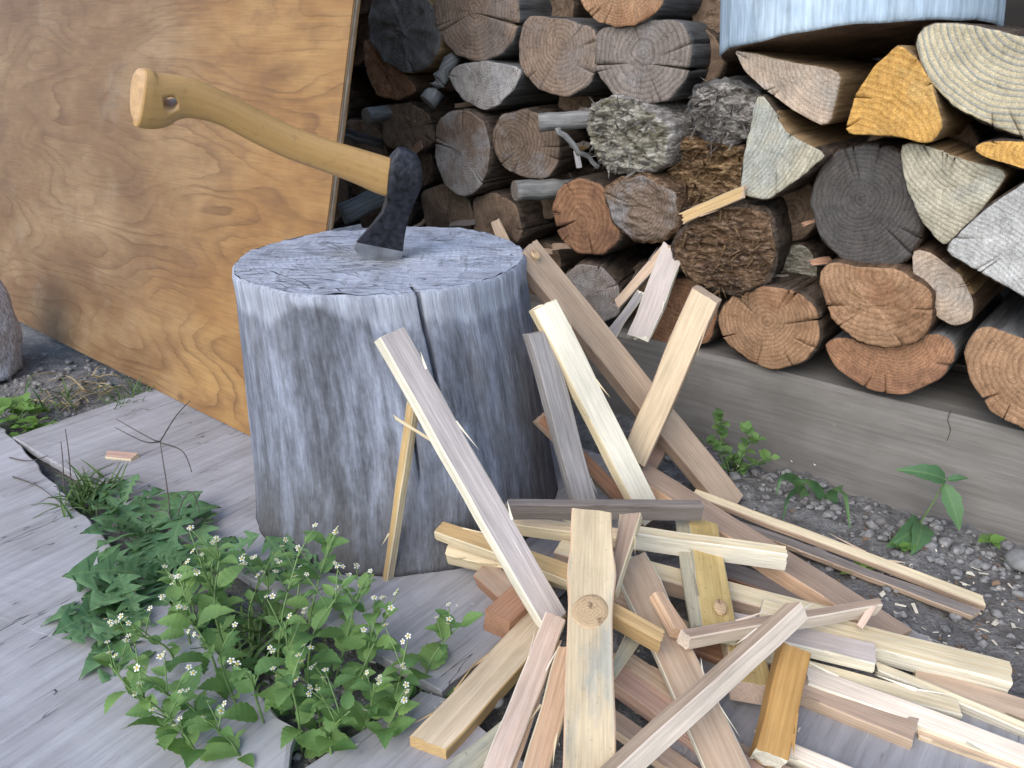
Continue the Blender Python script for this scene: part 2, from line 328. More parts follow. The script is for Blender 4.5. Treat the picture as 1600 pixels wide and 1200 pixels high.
M['steel'] = plain('black_forged_steel', (.030, .031, .040), .48, 110, .8, .5, .9)
M['bit'] = plain('ground_steel', (.42, .43, .45), .34, 60, .3, .85, .2)
def leaf_mat(name, c1, c2):
    k = N(name); p = k.obj(); r = k.rand(); n = k.noise(p, 60, 3)
    col = k.mix(r, c1, c2); col = k.mix(1, col, k.ramp(n, [(.3, .78), (.7, 1.15)]), 'MULTIPLY')
    sp = k.n('ShaderNodeSeparateXYZ'); k.put(sp.inputs[0], p)
    rib = k.ramp(k.math('ABSOLUTE', sp.outputs[0]), [(0, .55), (.022, 0)]); col = k.mix(rib, col, (.20, .30, .12))
    m = k.done(col, .5, n, .002, .3, Specular_IOR_Level=.35)
    tr = k.n('ShaderNodeBsdfTranslucent'); k.put(tr.inputs[0], k.mix(1, col, (1.1, 1.25, .6), 'MULTIPLY')); mx = k.n('ShaderNodeMixShader'); mx.inputs[0].default_value = .28
    out = k.t.nodes['Material Output']; k.t.links.new(k.b.outputs[0], mx.inputs[1]); k.t.links.new(tr.outputs[0], mx.inputs[2]); k.t.links.new(mx.outputs[0], out.inputs[0])
    return m
M['leaf'] = leaf_mat('leaf_green', (.115, .225, .070), (.235, .37, .115)); M['leafd'] = leaf_mat('leaf_dandelion', (.075, .165, .070), (.15, .27, .115))
M['leafy'] = leaf_mat('leaf_bright', (.13, .25, .05), (.20, .33, .08)); M['grass'] = leaf_mat('grass_blade', (.055, .12, .035), (.13, .19, .06))
M['stem'] = plain('stem_green', (.15, .24, .075), .6); M['dry'] = plain('dry_stem', (.085, .07, .058), .8); M['straw'] = plain('straw', (.34, .27, .14), .8)
M['petal'] = plain('petal', (.72, .72, .62), .6, amt=.1); M['disc'] = plain('flower_disc', (.55, .42, .06), .7)

# ------------------------------------------------------------------ ground
GAP = [(20, 690), (690, 1090)]
def soil_h(x, y):
    w = Vector((x, y, 0)).dot(WB)
    near = max(0, min(1, (w-.80)/.25))
    base = -.016 + .012*near
    return base + (.010+.008*near)*fr(x*9, y*9, 0, 4) + .004*fr(x*40, y*40, 3, 3)
def axis(lo, hi, st, far):
    a = []; v = lo
    while v <= hi+1e-6: a.append(v); v += st
    s = st; l, h = a[0], a[-1]; left, right = [], []
    while h < far: s *= 1.5; h += s; right.append(h); l -= s; left.append(l)
    return left[::-1]+a+right
xs = axis(-1.9, 1.5, .016, 60); ys = axis(.2, 2.3, .016, 60)
V = []; 
for y in ys:
    for x in xs: V.append((x, y, soil_h(x, y)))
nx = len(xs); Fc = [(j*nx+i, j*nx+i+1, (j+1)*nx+i+1, (j+1)*nx+i) for j in range(len(ys)-1) for i in range(nx-1)]
ground = tag(obj('ground', mesh_from(V, Fc, [M['soil']], smooth=True)), kind='structure')

# ------------------------------------------------------------------ generic shapes
def tube(pts, radii, segs=6, cap=True):
    """verts, faces, lc of a swept tube (lc: xy in section, z along)"""
    V, Fc, L = [], [], []; n = len(pts); z = 0
    ref = Vector((0, 0, 1))
    for i, p in enumerate(pts):
        t = (pts[min(i+1, n-1)]-pts[max(i-1, 0)]).normalized()
        if abs(t.dot(ref)) > .95: ref2 = Vector((1, 0, 0))
        else: ref2 = ref
        a = t.cross(ref2).normalized(); b = a.cross(t)
        if i: z += (p-pts[i-1]).length
        for k in range(segs):
            th = 2*math.pi*k/segs; o = (a*math.cos(th)+b*math.sin(th))*radii[i]
            V.append(p+o); L.append((math.cos(th)*radii[i], math.sin(th)*radii[i], z))
    for i in range(n-1):
        for k in range(segs): Fc.append((i*segs+k, i*segs+(k+1) % segs, (i+1)*segs+(k+1) % segs, (i+1)*segs+k))
    if cap: Fc.append(tuple(range(segs))[::-1]); Fc.append(tuple(range((n-1)*segs, n*segs)))
    return V, Fc, L
def curve_pts(ctrl, n):
    """Catmull-Rom through ctrl"""
    out = []; m = len(ctrl)
    for i in range(n):
        u = i/(n-1)*(m-1); k = min(int(u), m-2); t = u-k
        p0, p1, p2, p3 = ctrl[max(k-1, 0)], ctrl[k], ctrl[k+1], ctrl[min(k+2, m-1)]
        out.append(.5*((2*p1)+(p2-p0)*t+(2*p0-5*p1+4*p2-p3)*t*t+(3*p1-p0-3*p2+p3)*t**3))
    return out

# ------------------------------------------------------------------ logs
def log(name, label, poly, pith=None, mat='e_grey', side='s_grey', d=0.0, length=.36, rough=.0012, cracks=(), tilt=(0, 0), cat='log', group='logs in the firewood pile',
        segs=64, face=False, soft=2, flat_side=None, bulge=0.0):
    pts = [F2(x, y, d) if not face else (x, y) for x, y in poly]
    cs = sum(p[0] for p in pts)/len(pts); cz = sum(p[1] for p in pts)/len(pts)
    ps, pz = (F2(*pith, d) if not face else pith) if pith else (cs, cz)
    loc = [(p[0]-cs, p[1]-cz) for p in pts]; ps -= cs; pz -= cz
    def R(th):
        dx, dy = math.cos(th), math.sin(th); best = 0
        for i in range(len(loc)):
            (x1, y1), (x2, y2) = loc[i], loc[(i+1) % len(loc)]
            ex, ey = x2-x1, y2-y1; den = dx*ey-dy*ex
            if abs(den) < 1e-12: continue
            t = (x1*ey-y1*ex)/den; u = (x1*dy-y1*dx)/den
            if t > 0 and -1e-6 <= u <= 1+1e-6: best = max(best, t)
        return best or .02
    angs = [2*math.pi*i/segs for i in range(segs)]; cr = {}
    if segs == 64: cracks = list(cracks)+[(rnd.uniform(0, 360), rnd.uniform(.45, .8), rnd.uniform(.006, .015), rnd.uniform(.0018, .004)) for _ in range(4)]
    for (deg, r0, dep, wd) in cracks:
        a = math.radians(deg) % (2*math.pi); rr = R(a); dl = wd/2/rr
        angs = [q for q in angs if abs((q-a+math.pi) % (2*math.pi)-math.pi) > dl*1.8]
        for q in (a-dl, a, a+dl): angs.append(q % (2*math.pi))
        cr[a % (2*math.pi)] = (r0, dep)
    angs.sort(); n = len(angs); rad = [R(a) for a in angs]
    for _ in range(soft): rad = [(rad[i-1]+2*rad[i]+rad[(i+1) % n])/4 if angs[i] not in cr else rad[i] for i in range(n)]
    seed = rnd.random()*100
    rad = [r*(1+.022*nz(math.cos(a)*3+seed, math.sin(a)*3, 0)+.018*nz(math.cos(a)*11+seed, math.sin(a)*11, 5)+.012*nz(math.cos(a)*25+seed, math.sin(a)*25, 8)) for r, a in zip(rad, angs)]
    fr_ = [.14, .28, .42, .56, .68, .78, .87, .94, .985, 1.0]
    if rough > .004: fr_ = [i/26 for i in range(1, 27)]
    V, L, Fc, fm, sm = [], [], [], [], []
    def end_y(x, z, f):
        if rough > .004:
            y = rough*1.3*fr(x*16+seed, z*20, seed, 2)+rough*1.1*fr(x*34+seed, z*85, seed+3, 5)-rough*.9*abs(nz(x*26+seed, z*46, 9))+rough*.35*fr(x*150, z*260, seed, 3)
        else: y = rough*1.6*fr(x*30+seed, z*30, seed, 5)+rough*1.5*fr(x*95+seed, z*95, seed+3, 3)
        if f >= .999: y += .0025
        return y - bulge*(1-f*f)
    V.append(Vector((0, end_y(0, 0, 0), 0))); 
    for f in fr_:
        for i, a in enumerate(angs):
            x, z = math.cos(a)*rad[i]*f, math.sin(a)*rad[i]*f; y = end_y(x, z, f)
            if a in cr and f > cr[a][0]: y += cr[a][1]*min(1, (f-cr[a][0])/.15)
            V.append(Vector((x, y, z)))
    nr = len(fr_)
    for i in range(n): Fc.append((0, 1+(i+1) % n, 1+i)); fm.append(0); sm.append(rough > .004)
    for k in range(nr-1):
        for i in range(n):
            a, b = 1+k*n+i, 1+k*n+(i+1) % n; Fc.append((a, b, b+n, a+n)); fm.append(0); sm.append(True)
    base = 1+(nr-1)*n
    deps = [.006, .018, .045, .09, .16, .25, length]
    srough = .0025 if side in ('s_bark', 's_brown') else .0012
    if rough > .004: srough = .006
    for q, dp in enumerate(deps):
        for i, a in enumerate(angs):
            r = rad[i]*(1+.02*nz(seed, dp*6, math.cos(a)*2))+srough*(1+nz(math.cos(a)*rad[i]*70+seed, math.sin(a)*rad[i]*70, dp*(14 if rough < .004 else 50)))
            y = dp
            if a in cr: r -= min(cr[a][1], rad[i]*.3)*.6*max(.25, 1-dp*2)
            V.append(Vector((math.cos(a)*r, y, math.sin(a)*r)))
        for i in range(n):
            a, b = base+q*n+i, base+q*n+(i+1) % n; Fc.append((a, b, b+n, a+n))
            s = 1
            if flat_side:
                for (lo, hi) in flat_side:
                    aa = math.degrees(angs[i]) % 360
                    if (lo <= aa <= hi) if lo <= hi else (aa >= lo or aa <= hi): s = 2
            fm.append(s); sm.append(True)
    last = base+len(deps)*n; Fc.append(tuple(range(last, last+n))); fm.append(0); sm.append(False)
    L = [(v.x-ps, v.z-pz, v.y) for v in V]
    me = mesh_from(V, Fc, [M[mat], M[side], M['s_split']], fm, sm, L, name)
    me.flip_normals() if False else None
    bm = bmesh.new(); bm.from_mesh(me); bmesh.ops.recalc_face_normals(bm, faces=bm.faces); bm.to_mesh(me); bm.free()
    o = obj(name, me); o.location = UR*cs + WB*(FACE+d) + ZV*cz
    o.rotation_euler = (math.radians(tilt[0]), 0, -AZ+math.radians(tilt[1]))
    if cat == 'rotten log':
        V2, F2_, L2 = [], [], []
        for q in range(150):
            i = rnd.randrange(n); f = rnd.random()**.5*1.02; x, z = math.cos(angs[i])*rad[i]*f, math.sin(angs[i])*rad[i]*f; l = rnd.uniform(.012, .045); w_ = rnd.uniform(.001, .0042)
            dv = Vector((rnd.gauss(0, .5), -rnd.uniform(.2, 1), rnd.gauss(-.15, .45))).normalized(); sv = dv.cross(Vector((rnd.gauss(0, 1), rnd.gauss(0, .4), rnd.gauss(0, 1)))).normalized(); b0 = Vector((x, end_y(x, z, f)+.004, z)); k0 = len(V2)
            tv = dv.cross(sv)*w_*.5
            V2 += [b0-sv*w_, b0+sv*w_, b0+tv, b0+dv*l*.6+sv*w_*.5, b0+dv*l]; F2_ += [(k0, k0+1, k0+3), (k0, k0+3, k0+4), (k0+1, k0+2, k0+4), (k0+2, k0, k0+4), (k0+1, k0+4, k0+3)]; L2 += [(v.x*3, v.z*3, v.y) for v in V2[k0:]]
        fo = obj('frayed_fibres', mesh_from(V2, F2_, [M['r_grey' if mat in ('r_moss', 'r_grey') else 'r_brown']], None, False, L2), o); fo['kind'] = 'stuff'
    return tag(o, label, cat, group)

LOGS = [
 dict(label='tan grey round log with a jagged crack across its end, high in the pile', poly=[(690,-50),(678,-10),(676,25),(690,62),(712,86),(745,97),(780,88),(804,60),(812,20),(806,-30),(770,-62),(725,-66)], pith=(742,12), mat='e_tan', cracks=[(200,.12,.02,.006),(-12,.1,.025,.008)]),
 dict(label='grey brown round log with an orange splinter streak across its end', poly=[(822,24),(810,60),(813,108),(842,141),(885,153),(922,132),(936,92),(930,45),(885,30)], pith=(877,70), mat='e_tan', cracks=[(235,.35,.01,.003),(100,.5,.012,.004)]),
 dict(label='large grey round log with a long black crack running along its flank', poly=[(934,48),(933,108),(958,146),(1000,166),(1043,157),(1070,122),(1078,72),(1064,34),(1004,30)], pith=(1004,82), mat='e_grey', cracks=[(-6,.25,.05,.006),(182,.4,.02,.004),(-62,.5,.02,.004)], length=.42, tilt=(0,6)),
 dict(label='orange tan log lying on top of the large grey cracked log', poly=[(900,-40),(908,6),(928,32),(962,43),(1000,37),(1034,12),(1042,-40),(1000,-85),(940,-85)], pith=(968,-30), mat='e_orange', cracks=[(-120,.4,.015,.004)], d=-.015),
 dict(label='pale grey half round log, flat side up, below the jagged cracked log', poly=[(698,118),(714,101),(760,95),(818,107),(802,140),(778,165),(757,173),(722,156)], pith=(763,99), mat='e_white', side='s_grey', cracks=[(-120,.45,.012,.003)], soft=1, d=-.01),
 dict(label='tall oval log, brown above and pale grey below, right behind the hatchet head', poly=[(682,190),(702,174),(731,172),(755,190),(766,230),(759,272),(744,300),(720,309),(694,290),(679,250)], pith=(728,214), mat='e_half', side='s_bark', cracks=[(170,.25,.02,.006)], d=-.02),
 dict(label='brown grey log with clear rings under the grey white branch', poly=[(774,205),(786,180),(820,171),(852,184),(869,220),(866,258),(850,281),(820,278),(790,262),(777,236)], pith=(803,222), mat='e_half', side='s_bark', cracks=[(215,.45,.012,.004)], tilt=(0,10)),
 dict(label='dark grey broken log with a ragged yellowish flank at the corner beside the plywood', poly=[(577,5),(575,60),(600,96),(632,115),(666,108),(690,72),(684,25),(640,-30),(600,-30)], mat='e_dgrey', side='s_split', rough=.0035),
 dict(label='curved orange brown slab of bark wood under the dark broken log', poly=[(565,62),(571,112),(590,150),(622,157),(652,142),(634,118),(600,92),(585,62)], mat='e_rust', side='s_brown', d=.015, rough=.003, soft=1),
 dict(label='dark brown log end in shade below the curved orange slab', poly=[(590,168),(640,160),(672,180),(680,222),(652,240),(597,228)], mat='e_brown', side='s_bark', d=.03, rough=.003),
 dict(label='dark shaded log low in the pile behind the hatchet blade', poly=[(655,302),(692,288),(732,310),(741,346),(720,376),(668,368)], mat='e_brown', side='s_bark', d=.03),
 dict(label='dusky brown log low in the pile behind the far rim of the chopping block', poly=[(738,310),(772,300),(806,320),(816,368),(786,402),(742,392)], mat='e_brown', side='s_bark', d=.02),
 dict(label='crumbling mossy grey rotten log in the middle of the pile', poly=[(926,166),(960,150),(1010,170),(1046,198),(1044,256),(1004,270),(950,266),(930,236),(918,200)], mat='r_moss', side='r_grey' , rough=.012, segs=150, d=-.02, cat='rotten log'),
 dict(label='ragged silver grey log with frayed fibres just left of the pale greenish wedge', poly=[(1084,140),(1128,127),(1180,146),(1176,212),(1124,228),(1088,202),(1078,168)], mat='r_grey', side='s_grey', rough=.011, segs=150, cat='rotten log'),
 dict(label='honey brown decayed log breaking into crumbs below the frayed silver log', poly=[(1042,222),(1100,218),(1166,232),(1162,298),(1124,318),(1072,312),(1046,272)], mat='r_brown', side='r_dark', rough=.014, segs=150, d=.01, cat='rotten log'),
 dict(label='orange brown round log with one short black crack at its left edge', poly=[(861,322),(876,290),(906,277),(940,290),(966,330),(968,374),(942,398),(902,396),(872,370)], pith=(908,345), mat='e_rust', side='s_bark', cracks=[(205,.35,.03,.008),(-75,.5,.01,.003)], d=-.02),
 dict(label='ragged log with a pale ribbed face beside the orange brown round log', poly=[(944,300),(966,284),(1002,274),(1054,300),(1060,350),(1032,376),(986,374),(956,346)], mat='e_half', side='r_dark', rough=.0045, segs=110, d=-.03, cracks=[(165,.3,.02,.005)]),
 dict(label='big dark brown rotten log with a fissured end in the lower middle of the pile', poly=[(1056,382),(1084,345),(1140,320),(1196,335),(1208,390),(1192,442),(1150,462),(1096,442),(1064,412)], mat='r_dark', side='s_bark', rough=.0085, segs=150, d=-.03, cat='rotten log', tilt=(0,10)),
 dict(label='small grey brown log lying just above the leaning board with the knot', poly=[(884,432),(906,411),(940,419),(962,450),(964,494),(934,508),(896,486)], mat='e_grey', side='s_bark', d=-.02, cracks=[(80,.4,.02,.005)], tilt=(0,14)),
 dict(label='shaded orange brown log behind the splintered grey lath', poly=[(1034,432),(1086,438),(1122,480),(1110,532),(1056,556),(1014,532)], pith=(1060,480), mat='e_rust', side='s_bark', d=.01),
 dict(label='round tan orange log with thick dark bark resting on the beam', poly=[(1119,492),(1150,456),(1192,447),(1240,455),(1276,482),(1281,530),(1256,566),(1206,580),(1164,560),(1130,532)], pith=(1196,500), mat='e_orange', side='s_bark', cracks=[(20,.35,.025,.005),(-155,.7,.015,.004),(60,.55,.02,.005),(-50,.7,.015,.003)], d=-.015),
 dict(label='orange half round log with a frayed pale lower rim under the black log', poly=[(1278,440),(1290,408),(1335,418),(1400,420),(1455,455),(1456,508),(1430,536),(1385,544),(1340,535),(1300,500)], pith=(1372,425), mat='e_orange', side='s_brown', d=-.03, rough=.0025),
 dict(label='reddish orange split log lying on the beam below the orange half round', poly=[(1282,540),(1302,526),(1350,534),(1402,536),(1470,516),(1497,550),(1472,592),(1412,618),(1358,610),(1310,580)], pith=(1390,500), mat='e_rust', side='s_grey', cracks=[(-80,.4,.012,.003)], d=-.01),
 dict(label='round almost black log among the pale split wedges', poly=[(1265,312),(1280,262),(1310,236),(1360,225),(1408,240),(1432,300),(1440,360),(1420,406),(1370,428),(1320,411),(1280,370)], pith=(1345,312), mat='e_dark', side='s_bark', cracks=[(-38,.5,.015,.004)], d=-.005),
 dict(label='tan grey split wedge with a brown flank between the black log and the beam end', poly=[(1423,390),(1452,394),(1500,430),(1520,470),(1518,502),(1490,511),(1455,490),(1428,440)], mat='e_pink', side='s_brown', flat_side=[(0,70)], soft=1, d=-.01),
 dict(label='large tan log with orange growth rings at the bottom corner on the beam', poly=[(1504,545),(1530,505),(1600,530),(1680,575),(1700,660),(1660,705),(1600,670),(1550,646),(1516,596)], pith=(1640,575), mat='e_orange', side='s_grey', cracks=[(-140,.6,.02,.006)], d=-.02),
 dict(label='pale greenish split wedge standing on its broad edge beside the frayed silver log', poly=[(1184,136),(1206,170),(1228,208),(1268,230),(1294,240),(1244,282),(1198,313),(1155,306),(1162,244)], pith=(1080,150), mat='e_cream', side='s_bark', flat_side=[(10,100)], soft=1, d=-.035),
 dict(label='pinkish split wedge pointing left under the upright blue grey block', poly=[(1146,78),(1195,88),(1250,100),(1316,112),(1304,160),(1292,202),(1240,173),(1190,136),(1160,108)], pith=(1330,60), mat='e_pink', side='s_split', flat_side=[(300,100)], soft=1, d=-.03),
 dict(label='bright yellow orange split wedge beside the pinkish wedge', poly=[(1404,68),(1432,92),(1456,132),(1472,200),(1452,226),(1400,213),(1318,210),(1335,150),(1366,104)], pith=(1330,260), mat='e_yellow', side='s_split', soft=1, d=-.045),
 dict(label='big pale half round log with broad blue grey growth rings', poly=[(1430,80),(1440,38),(1500,36),(1560,48),(1680,80),(1720,160),(1690,240),(1600,216),(1550,196),(1490,166),(1452,126)], pith=(1640,-10), mat='e_blue', side='s_bark', soft=1, d=-.04),
 dict(label='thin yellow split billet with dark bark below the blue ringed half log', poly=[(1514,230),(1546,221),(1620,222),(1700,226),(1720,285),(1600,264),(1532,243)], mat='e_yellow', side='s_bark', soft=1, d=-.05),
 dict(label='pale green grey split log right of the black log', poly=[(1403,224),(1450,228),(1505,250),(1578,268),(1524,340),(1476,389),(1442,350),(1415,290)], pith=(1640,120), mat='e_cream', side='s_split', soft=1, d=-.02),
 dict(label='silvery white split log with faint streaks above the tan wedge', poly=[(1604,282),(1680,262),(1720,330),(1700,500),(1600,464),(1540,430),(1474,391),(1530,334)], pith=(1400,560), mat='e_silver', side='s_bark', soft=1, d=-.05),
]
for L_ in LOGS:
    nm = 'rotten_log' if L_.get('cat') == 'rotten log' else ('split_log' if ('wedge' in L_['label'] or 'split' in L_['label']) else 'round_log')
    log(nm, **L_)
# recessed logs that close the gaps between the front ones
FILL = [(1245,420,34,'r_moss'),(900,165,30,'e_brown'),(660,150,24,'e_brown'),(700,120,22,'e_brown'),(860,300,38,'e_brown'),(1010,440,30,'e_brown'),(840,420,38,'e_brown'),(1090,90,40,'e_brown'),(1120,330,34,'e_brown'),
        (1240,330,40,'e_brown'),(1500,230,34,'e_brown'),(1290,480,30,'e_brown'),(1480,520,30,'e_brown'),(560,250,50,'e_brown'),(600,330,44,'e_brown'),(640,260,34,'e_brown'),(550,60,40,'e_brown'),(690,420,40,'e_brown'),(760,440,40,'e_brown'),(870,15,26,'e_brown'),(1110,20,30,'e_brown'),
        (1000,520,36,'e_brown'),(930,560,34,'e_brown'),(860,500,40,'e_brown'),(500,160,46,'e_brown'),(500,300,46,'e_brown'),(1380,240,30,'e_brown'),(560,-25,40,'e_brown'),(620,-50,44,'e_brown'),(540,-80,44,'e_brown'),(500,-20,46,'e_brown'),(500,60,46,'e_brown'),(1230,235,30,'e_brown')]
for x, y, r, m in FILL:
    pl = [(x+r*math.cos(a*math.pi/5)*(.85+.3*rnd.random()), y+1.2*r*math.sin(a*math.pi/5)*(.85+.3*rnd.random())) for a in range(10)]
    log('round_log', 'dark log set back in a shadowed gap of the pile', pl, mat=m, side='s_bark', d=.09+.03*rnd.random(), length=.3, segs=36, rough=.003, group='dark logs in the gaps of the pile')
# the pile goes on above and beside the picture
s0 = F2(700, 0)[0]
for i in range(-2, 7):
    s = s0 + i*.205; z = .93+.02*math.sin(i*2.1) + (.06 if i > 3 else 0)
    if i in (3, 4, 5): continue
    pl = [(s+.095*math.cos(a*math.pi/6)*(.9+.2*rnd.random()), z+.09*math.sin(a*math.pi/6)*(.9+.2*rnd.random())) for a in range(12)]
    log('round_log', 'round log in the topmost row of the pile', pl, mat=['e_grey', 'e_tan', 'e_orange'][i % 3], side='s_bark', face=True, group='logs of the topmost row')
s1 = F2(1700, 500)[0]
for i, (ds, z) in enumerate([(.10, .27), (.12, .47), (.10, .66)]):
    pl = [(s1+ds+.09*math.cos(a*math.pi/6)*(.9+.2*rnd.random()), z+.095*math.sin(a*math.pi/6)*(.9+.2*rnd.random())) for a in range(12)]
    log('round_log', 'round log closing the near end of the pile', pl, mat=['e_tan', 'e_orange', 'e_grey'][i], side='s_bark', face=True, d=-.01, group='logs at the near end of the pile')

# thin branches poking out of the pile
def branch(label, a, b, r0, r1, mat='s_branch', da=-.03, db=.1, bend=.006):
    def q(x, y, d):
        s, z = F2(x, y, d); return UR*s+WB*(FACE+d)+ZV*z
    A, B = q(*a, da), q(*b, db); n = 9; pts = []
    for i in range(n):
        t = i/(n-1); p = A.lerp(B, t)+Vector((bend*nz(t*3, a[0]), bend*nz(t*3, a[1]), bend*nz(t*3, a[0]+7)))
        pts.append(p-A)
    V_, F_, L_ = tube(pts, [(r0+(r1-r0)*i/(n-1))*(1+.06*nz(i*.7, a[0])) for i in range(n)], 14)
    fm = [0]*(len(F_)-2)+[1, 1]
    return tag(obj('branch', mesh_from(V_, F_, [M[mat], M['e_grey']], fm, [True]*(len(F_)-2)+[False]*2, L_), mw=Matrix.Translation(A)), label, 'branch', 'branches in the firewood pile')
branch('grey white cut branch lying over the ringed brown grey log', (842,192), (960,184), .017, .016, da=-.06, db=.03)
branch('grey cut branch with a round end above the orange brown log', (804,298), (900,294), .020, .02, da=-.05, db=.06)
branch('short grey branch stub in the dark gap next to the plywood edge', (572,181), (640,170), .017, .016, da=-.03, db=.10)
branch('thick pale branch in the gap behind the axe handle', (535,335), (640,285), .026, .024, da=-.08, db=.08)
branch('curved whitish branch beside the pale half round log', (668,160), (712,90), .020, .014, da=-.035, db=.02, bend=.02)
branch('slim peeled twig hanging across the ringed brown grey log', (872,200), (935,262), .006, .004, da=-.07, db=-.03, bend=.02)
branch('thin grey stick in the gap beside the plywood below the stub', (528,205), (600,225), .012, .012, 's_grey', da=0, db=.1)

# ------------------------------------------------------------------ sticks
def stick(name, label, a, b, wpx, th, n=(0, -.35, 1), top='pale', side=None, cat='kindling', group='split kindling sticks', w1=1.0, t1=1.0, wav=.0010, bow=0.0, cut=None, pith=None, st=14, end=None, off=True, bulge=None, jag=.0022, fibre=1.0):
    NT, NS = 7, 5; NQ = 2*(NT+NS)
    A = a if isinstance(a, Vector) else P(*a); B = b if isinstance(b, Vector) else P(*b)
    ax = (B-A); Ln = ax.length; ax.normalize(); n = Vector(n); n = (n-ax*n.dot(ax)).normalized(); s = ax.cross(n)
    w = wpx*depth((A+B)/2)/FPX if wpx > 1 else wpx
    if cut is None: cut = (rnd.uniform(-.008, .008), rnd.uniform(-.008, .008))
    tw = rnd.uniform(-.10, .10) if st == 14 else 0
    seed = rnd.random()*200; ch = min(.0014, w*.12, th*.12)
    V_, L_, F_, fm = [], [], [], []
    if pith is None: pith = (rnd.uniform(-.06, .06), -rnd.uniform(.02, .10))
    for i in range(st):
        t = i/(st-1); ww = w*(1+(w1-1)*t)/2; tt = th*(1+(t1-1)*t)
        if bulge: ww *= 1+bulge[1]*math.exp(-((t-bulge[0])/bulge[2])**2)
        ox = wav*2*nz(seed, t*Ln*7, 0); oz = wav*1.6*nz(seed+9, t*Ln*7, 0)+bow*math.sin(math.pi*t)
        xl = -ww+ox+wav*nz(seed+3, t*Ln*16, 0); xr = ww+ox+wav*nz(seed+5, t*Ln*16, 0); yt = oz+wav*.4*nz(seed+1, t*Ln*12, 0); yb = -tt+oz+wav*nz(seed+7, t*Ln*14, 0)
        sec = []; g = fibre*.0011
        for k in range(NT): sec.append((xl+ch+(xr-xl-2*ch)*k/(NT-1), yt+(g*.5*nz(seed+k*3.7, t*Ln*4, 1) if 0 < k < NT-1 else 0)))
        for k in range(NS): sec.append((xr+(g*nz(seed+40+k*3.7, t*Ln*5, 1) if 0 < k < NS-1 else 0), yt-ch-(yt-yb-2*ch)*k/(NS-1)))
        for k in range(NT): sec.append((xr-ch-(xr-xl-2*ch)*k/(NT-1), yb))
        for k in range(NS): sec.append((xl+(g*nz(seed+80+k*3.7, t*Ln*5, 1) if 0 < k < NS-1 else 0), yb+ch+(yt-yb-2*ch)*k/(NS-1)))
        for (x, y) in sec:
            z = t*Ln
            if i == 0: z += cut[0]*(x/w)+jag*nz(x*400+seed, y*400, 0)
            if i == st-1: z += cut[1]*(x/w)+jag*nz(x*400+seed, y*400, 5)
            ca, sa = math.cos(tw*(t-.5)), math.sin(tw*(t-.5)); V_.append(s*(x*ca-y*sa)+n*(x*sa+y*ca)+ax*z); L_.append((x-pith[0], y-pith[1], z))
    for i in range(st-1):
        for k in range(NQ):
            F_.append((i*NQ+k, i*NQ+(k+1) % NQ, (i+1)*NQ+(k+1) % NQ, (i+1)*NQ+k)); fm.append(0 if (k < NT-1 or NT+NS <= k < 2*NT+NS-1) else 1)
    F_.append(tuple(range(NQ))[::-1]); F_.append(tuple(range((st-1)*NQ, st*NQ))); fm += [2, 2]
    sd_ = side or top
    me = mesh_from(V_, F_, [M[top], M[sd_], M[end or sd_]], fm, False, L_, name)
    bm = bmesh.new(); bm.from_mesh(me); bmesh.ops.recalc_face_normals(bm, faces=bm.faces); bm.to_mesh(me); bm.free()
    o = obj(name, me, mw=Matrix.Translation(A))
    if st == 14 and w > .011 and Ln > .1:
        for _ in range(rnd.choice([1, 2, 2, 3])):
            sg = rnd.choice([-1, 1]); z0 = rnd.uniform(.1, .8)*Ln; l = rnd.uniform(.02, .06)*rnd.choice([-1, 1]); ex = sg*w/2; out = rnd.uniform(.002, .006); ww_ = rnd.uniform(.0008, .0022)
            q0 = s*(ex*.96)+n*(-.001)+ax*z0; q1 = s*(ex+sg*out)+n*rnd.uniform(.0, .004)+ax*(z0+l)
            vs = [q0-n*ww_*2, q0+n*ww_, q0-s*sg*ww_*2, q1]
            sm_ = mesh_from(vs, [(0, 1, 3), (1, 2, 3), (2, 0, 3), (0, 2, 1)], [M[sd_]], None, False, [(0, 0, 0), (.002, 0, 0), (0, .002, 0), (0, 0, abs(l))])
            obj('sliver', sm_, o)
    return tag(o, label, cat, group)
def knot(parent, pos, nrm, axis_, rx, ry, h=.003):
    """an oval knot standing slightly proud of a face"""
    nrm = Vector(nrm).normalized(); ax = Vector(axis_); ax = (ax-nrm*ax.dot(nrm)).normalized(); s = ax.cross(nrm); V_, F_, L_ = [Vector(pos)-parent.location+nrm*h], [], [(0, 0, 0)]
    for q, (f, hh) in enumerate([(.35, h), (.7, h*.8), (.9, h*.5), (1, -.002)]):
        for i in range(20):
            a = i*math.pi/10; j = 1+.06*nz(a*2, q); x, y = math.cos(a)*rx*f*j, math.sin(a)*ry*f*j
            V_.append(Vector(pos)-parent.location+s*x+ax*y+nrm*hh); L_.append((x, y, 0))
    for i in range(20): F_.append((0, 1+i, 1+(i+1) % 20))
    for q in range(3):
        for i in range(20): F_.append((1+q*20+i, 1+(q+1)*20+i, 1+(q+1)*20+(i+1) % 20, 1+q*20+(i+1) % 20))
    return obj('knot', mesh_from(V_, F_, [M['knot']], None, True, L_), parent)

K = 'kindling_stick'
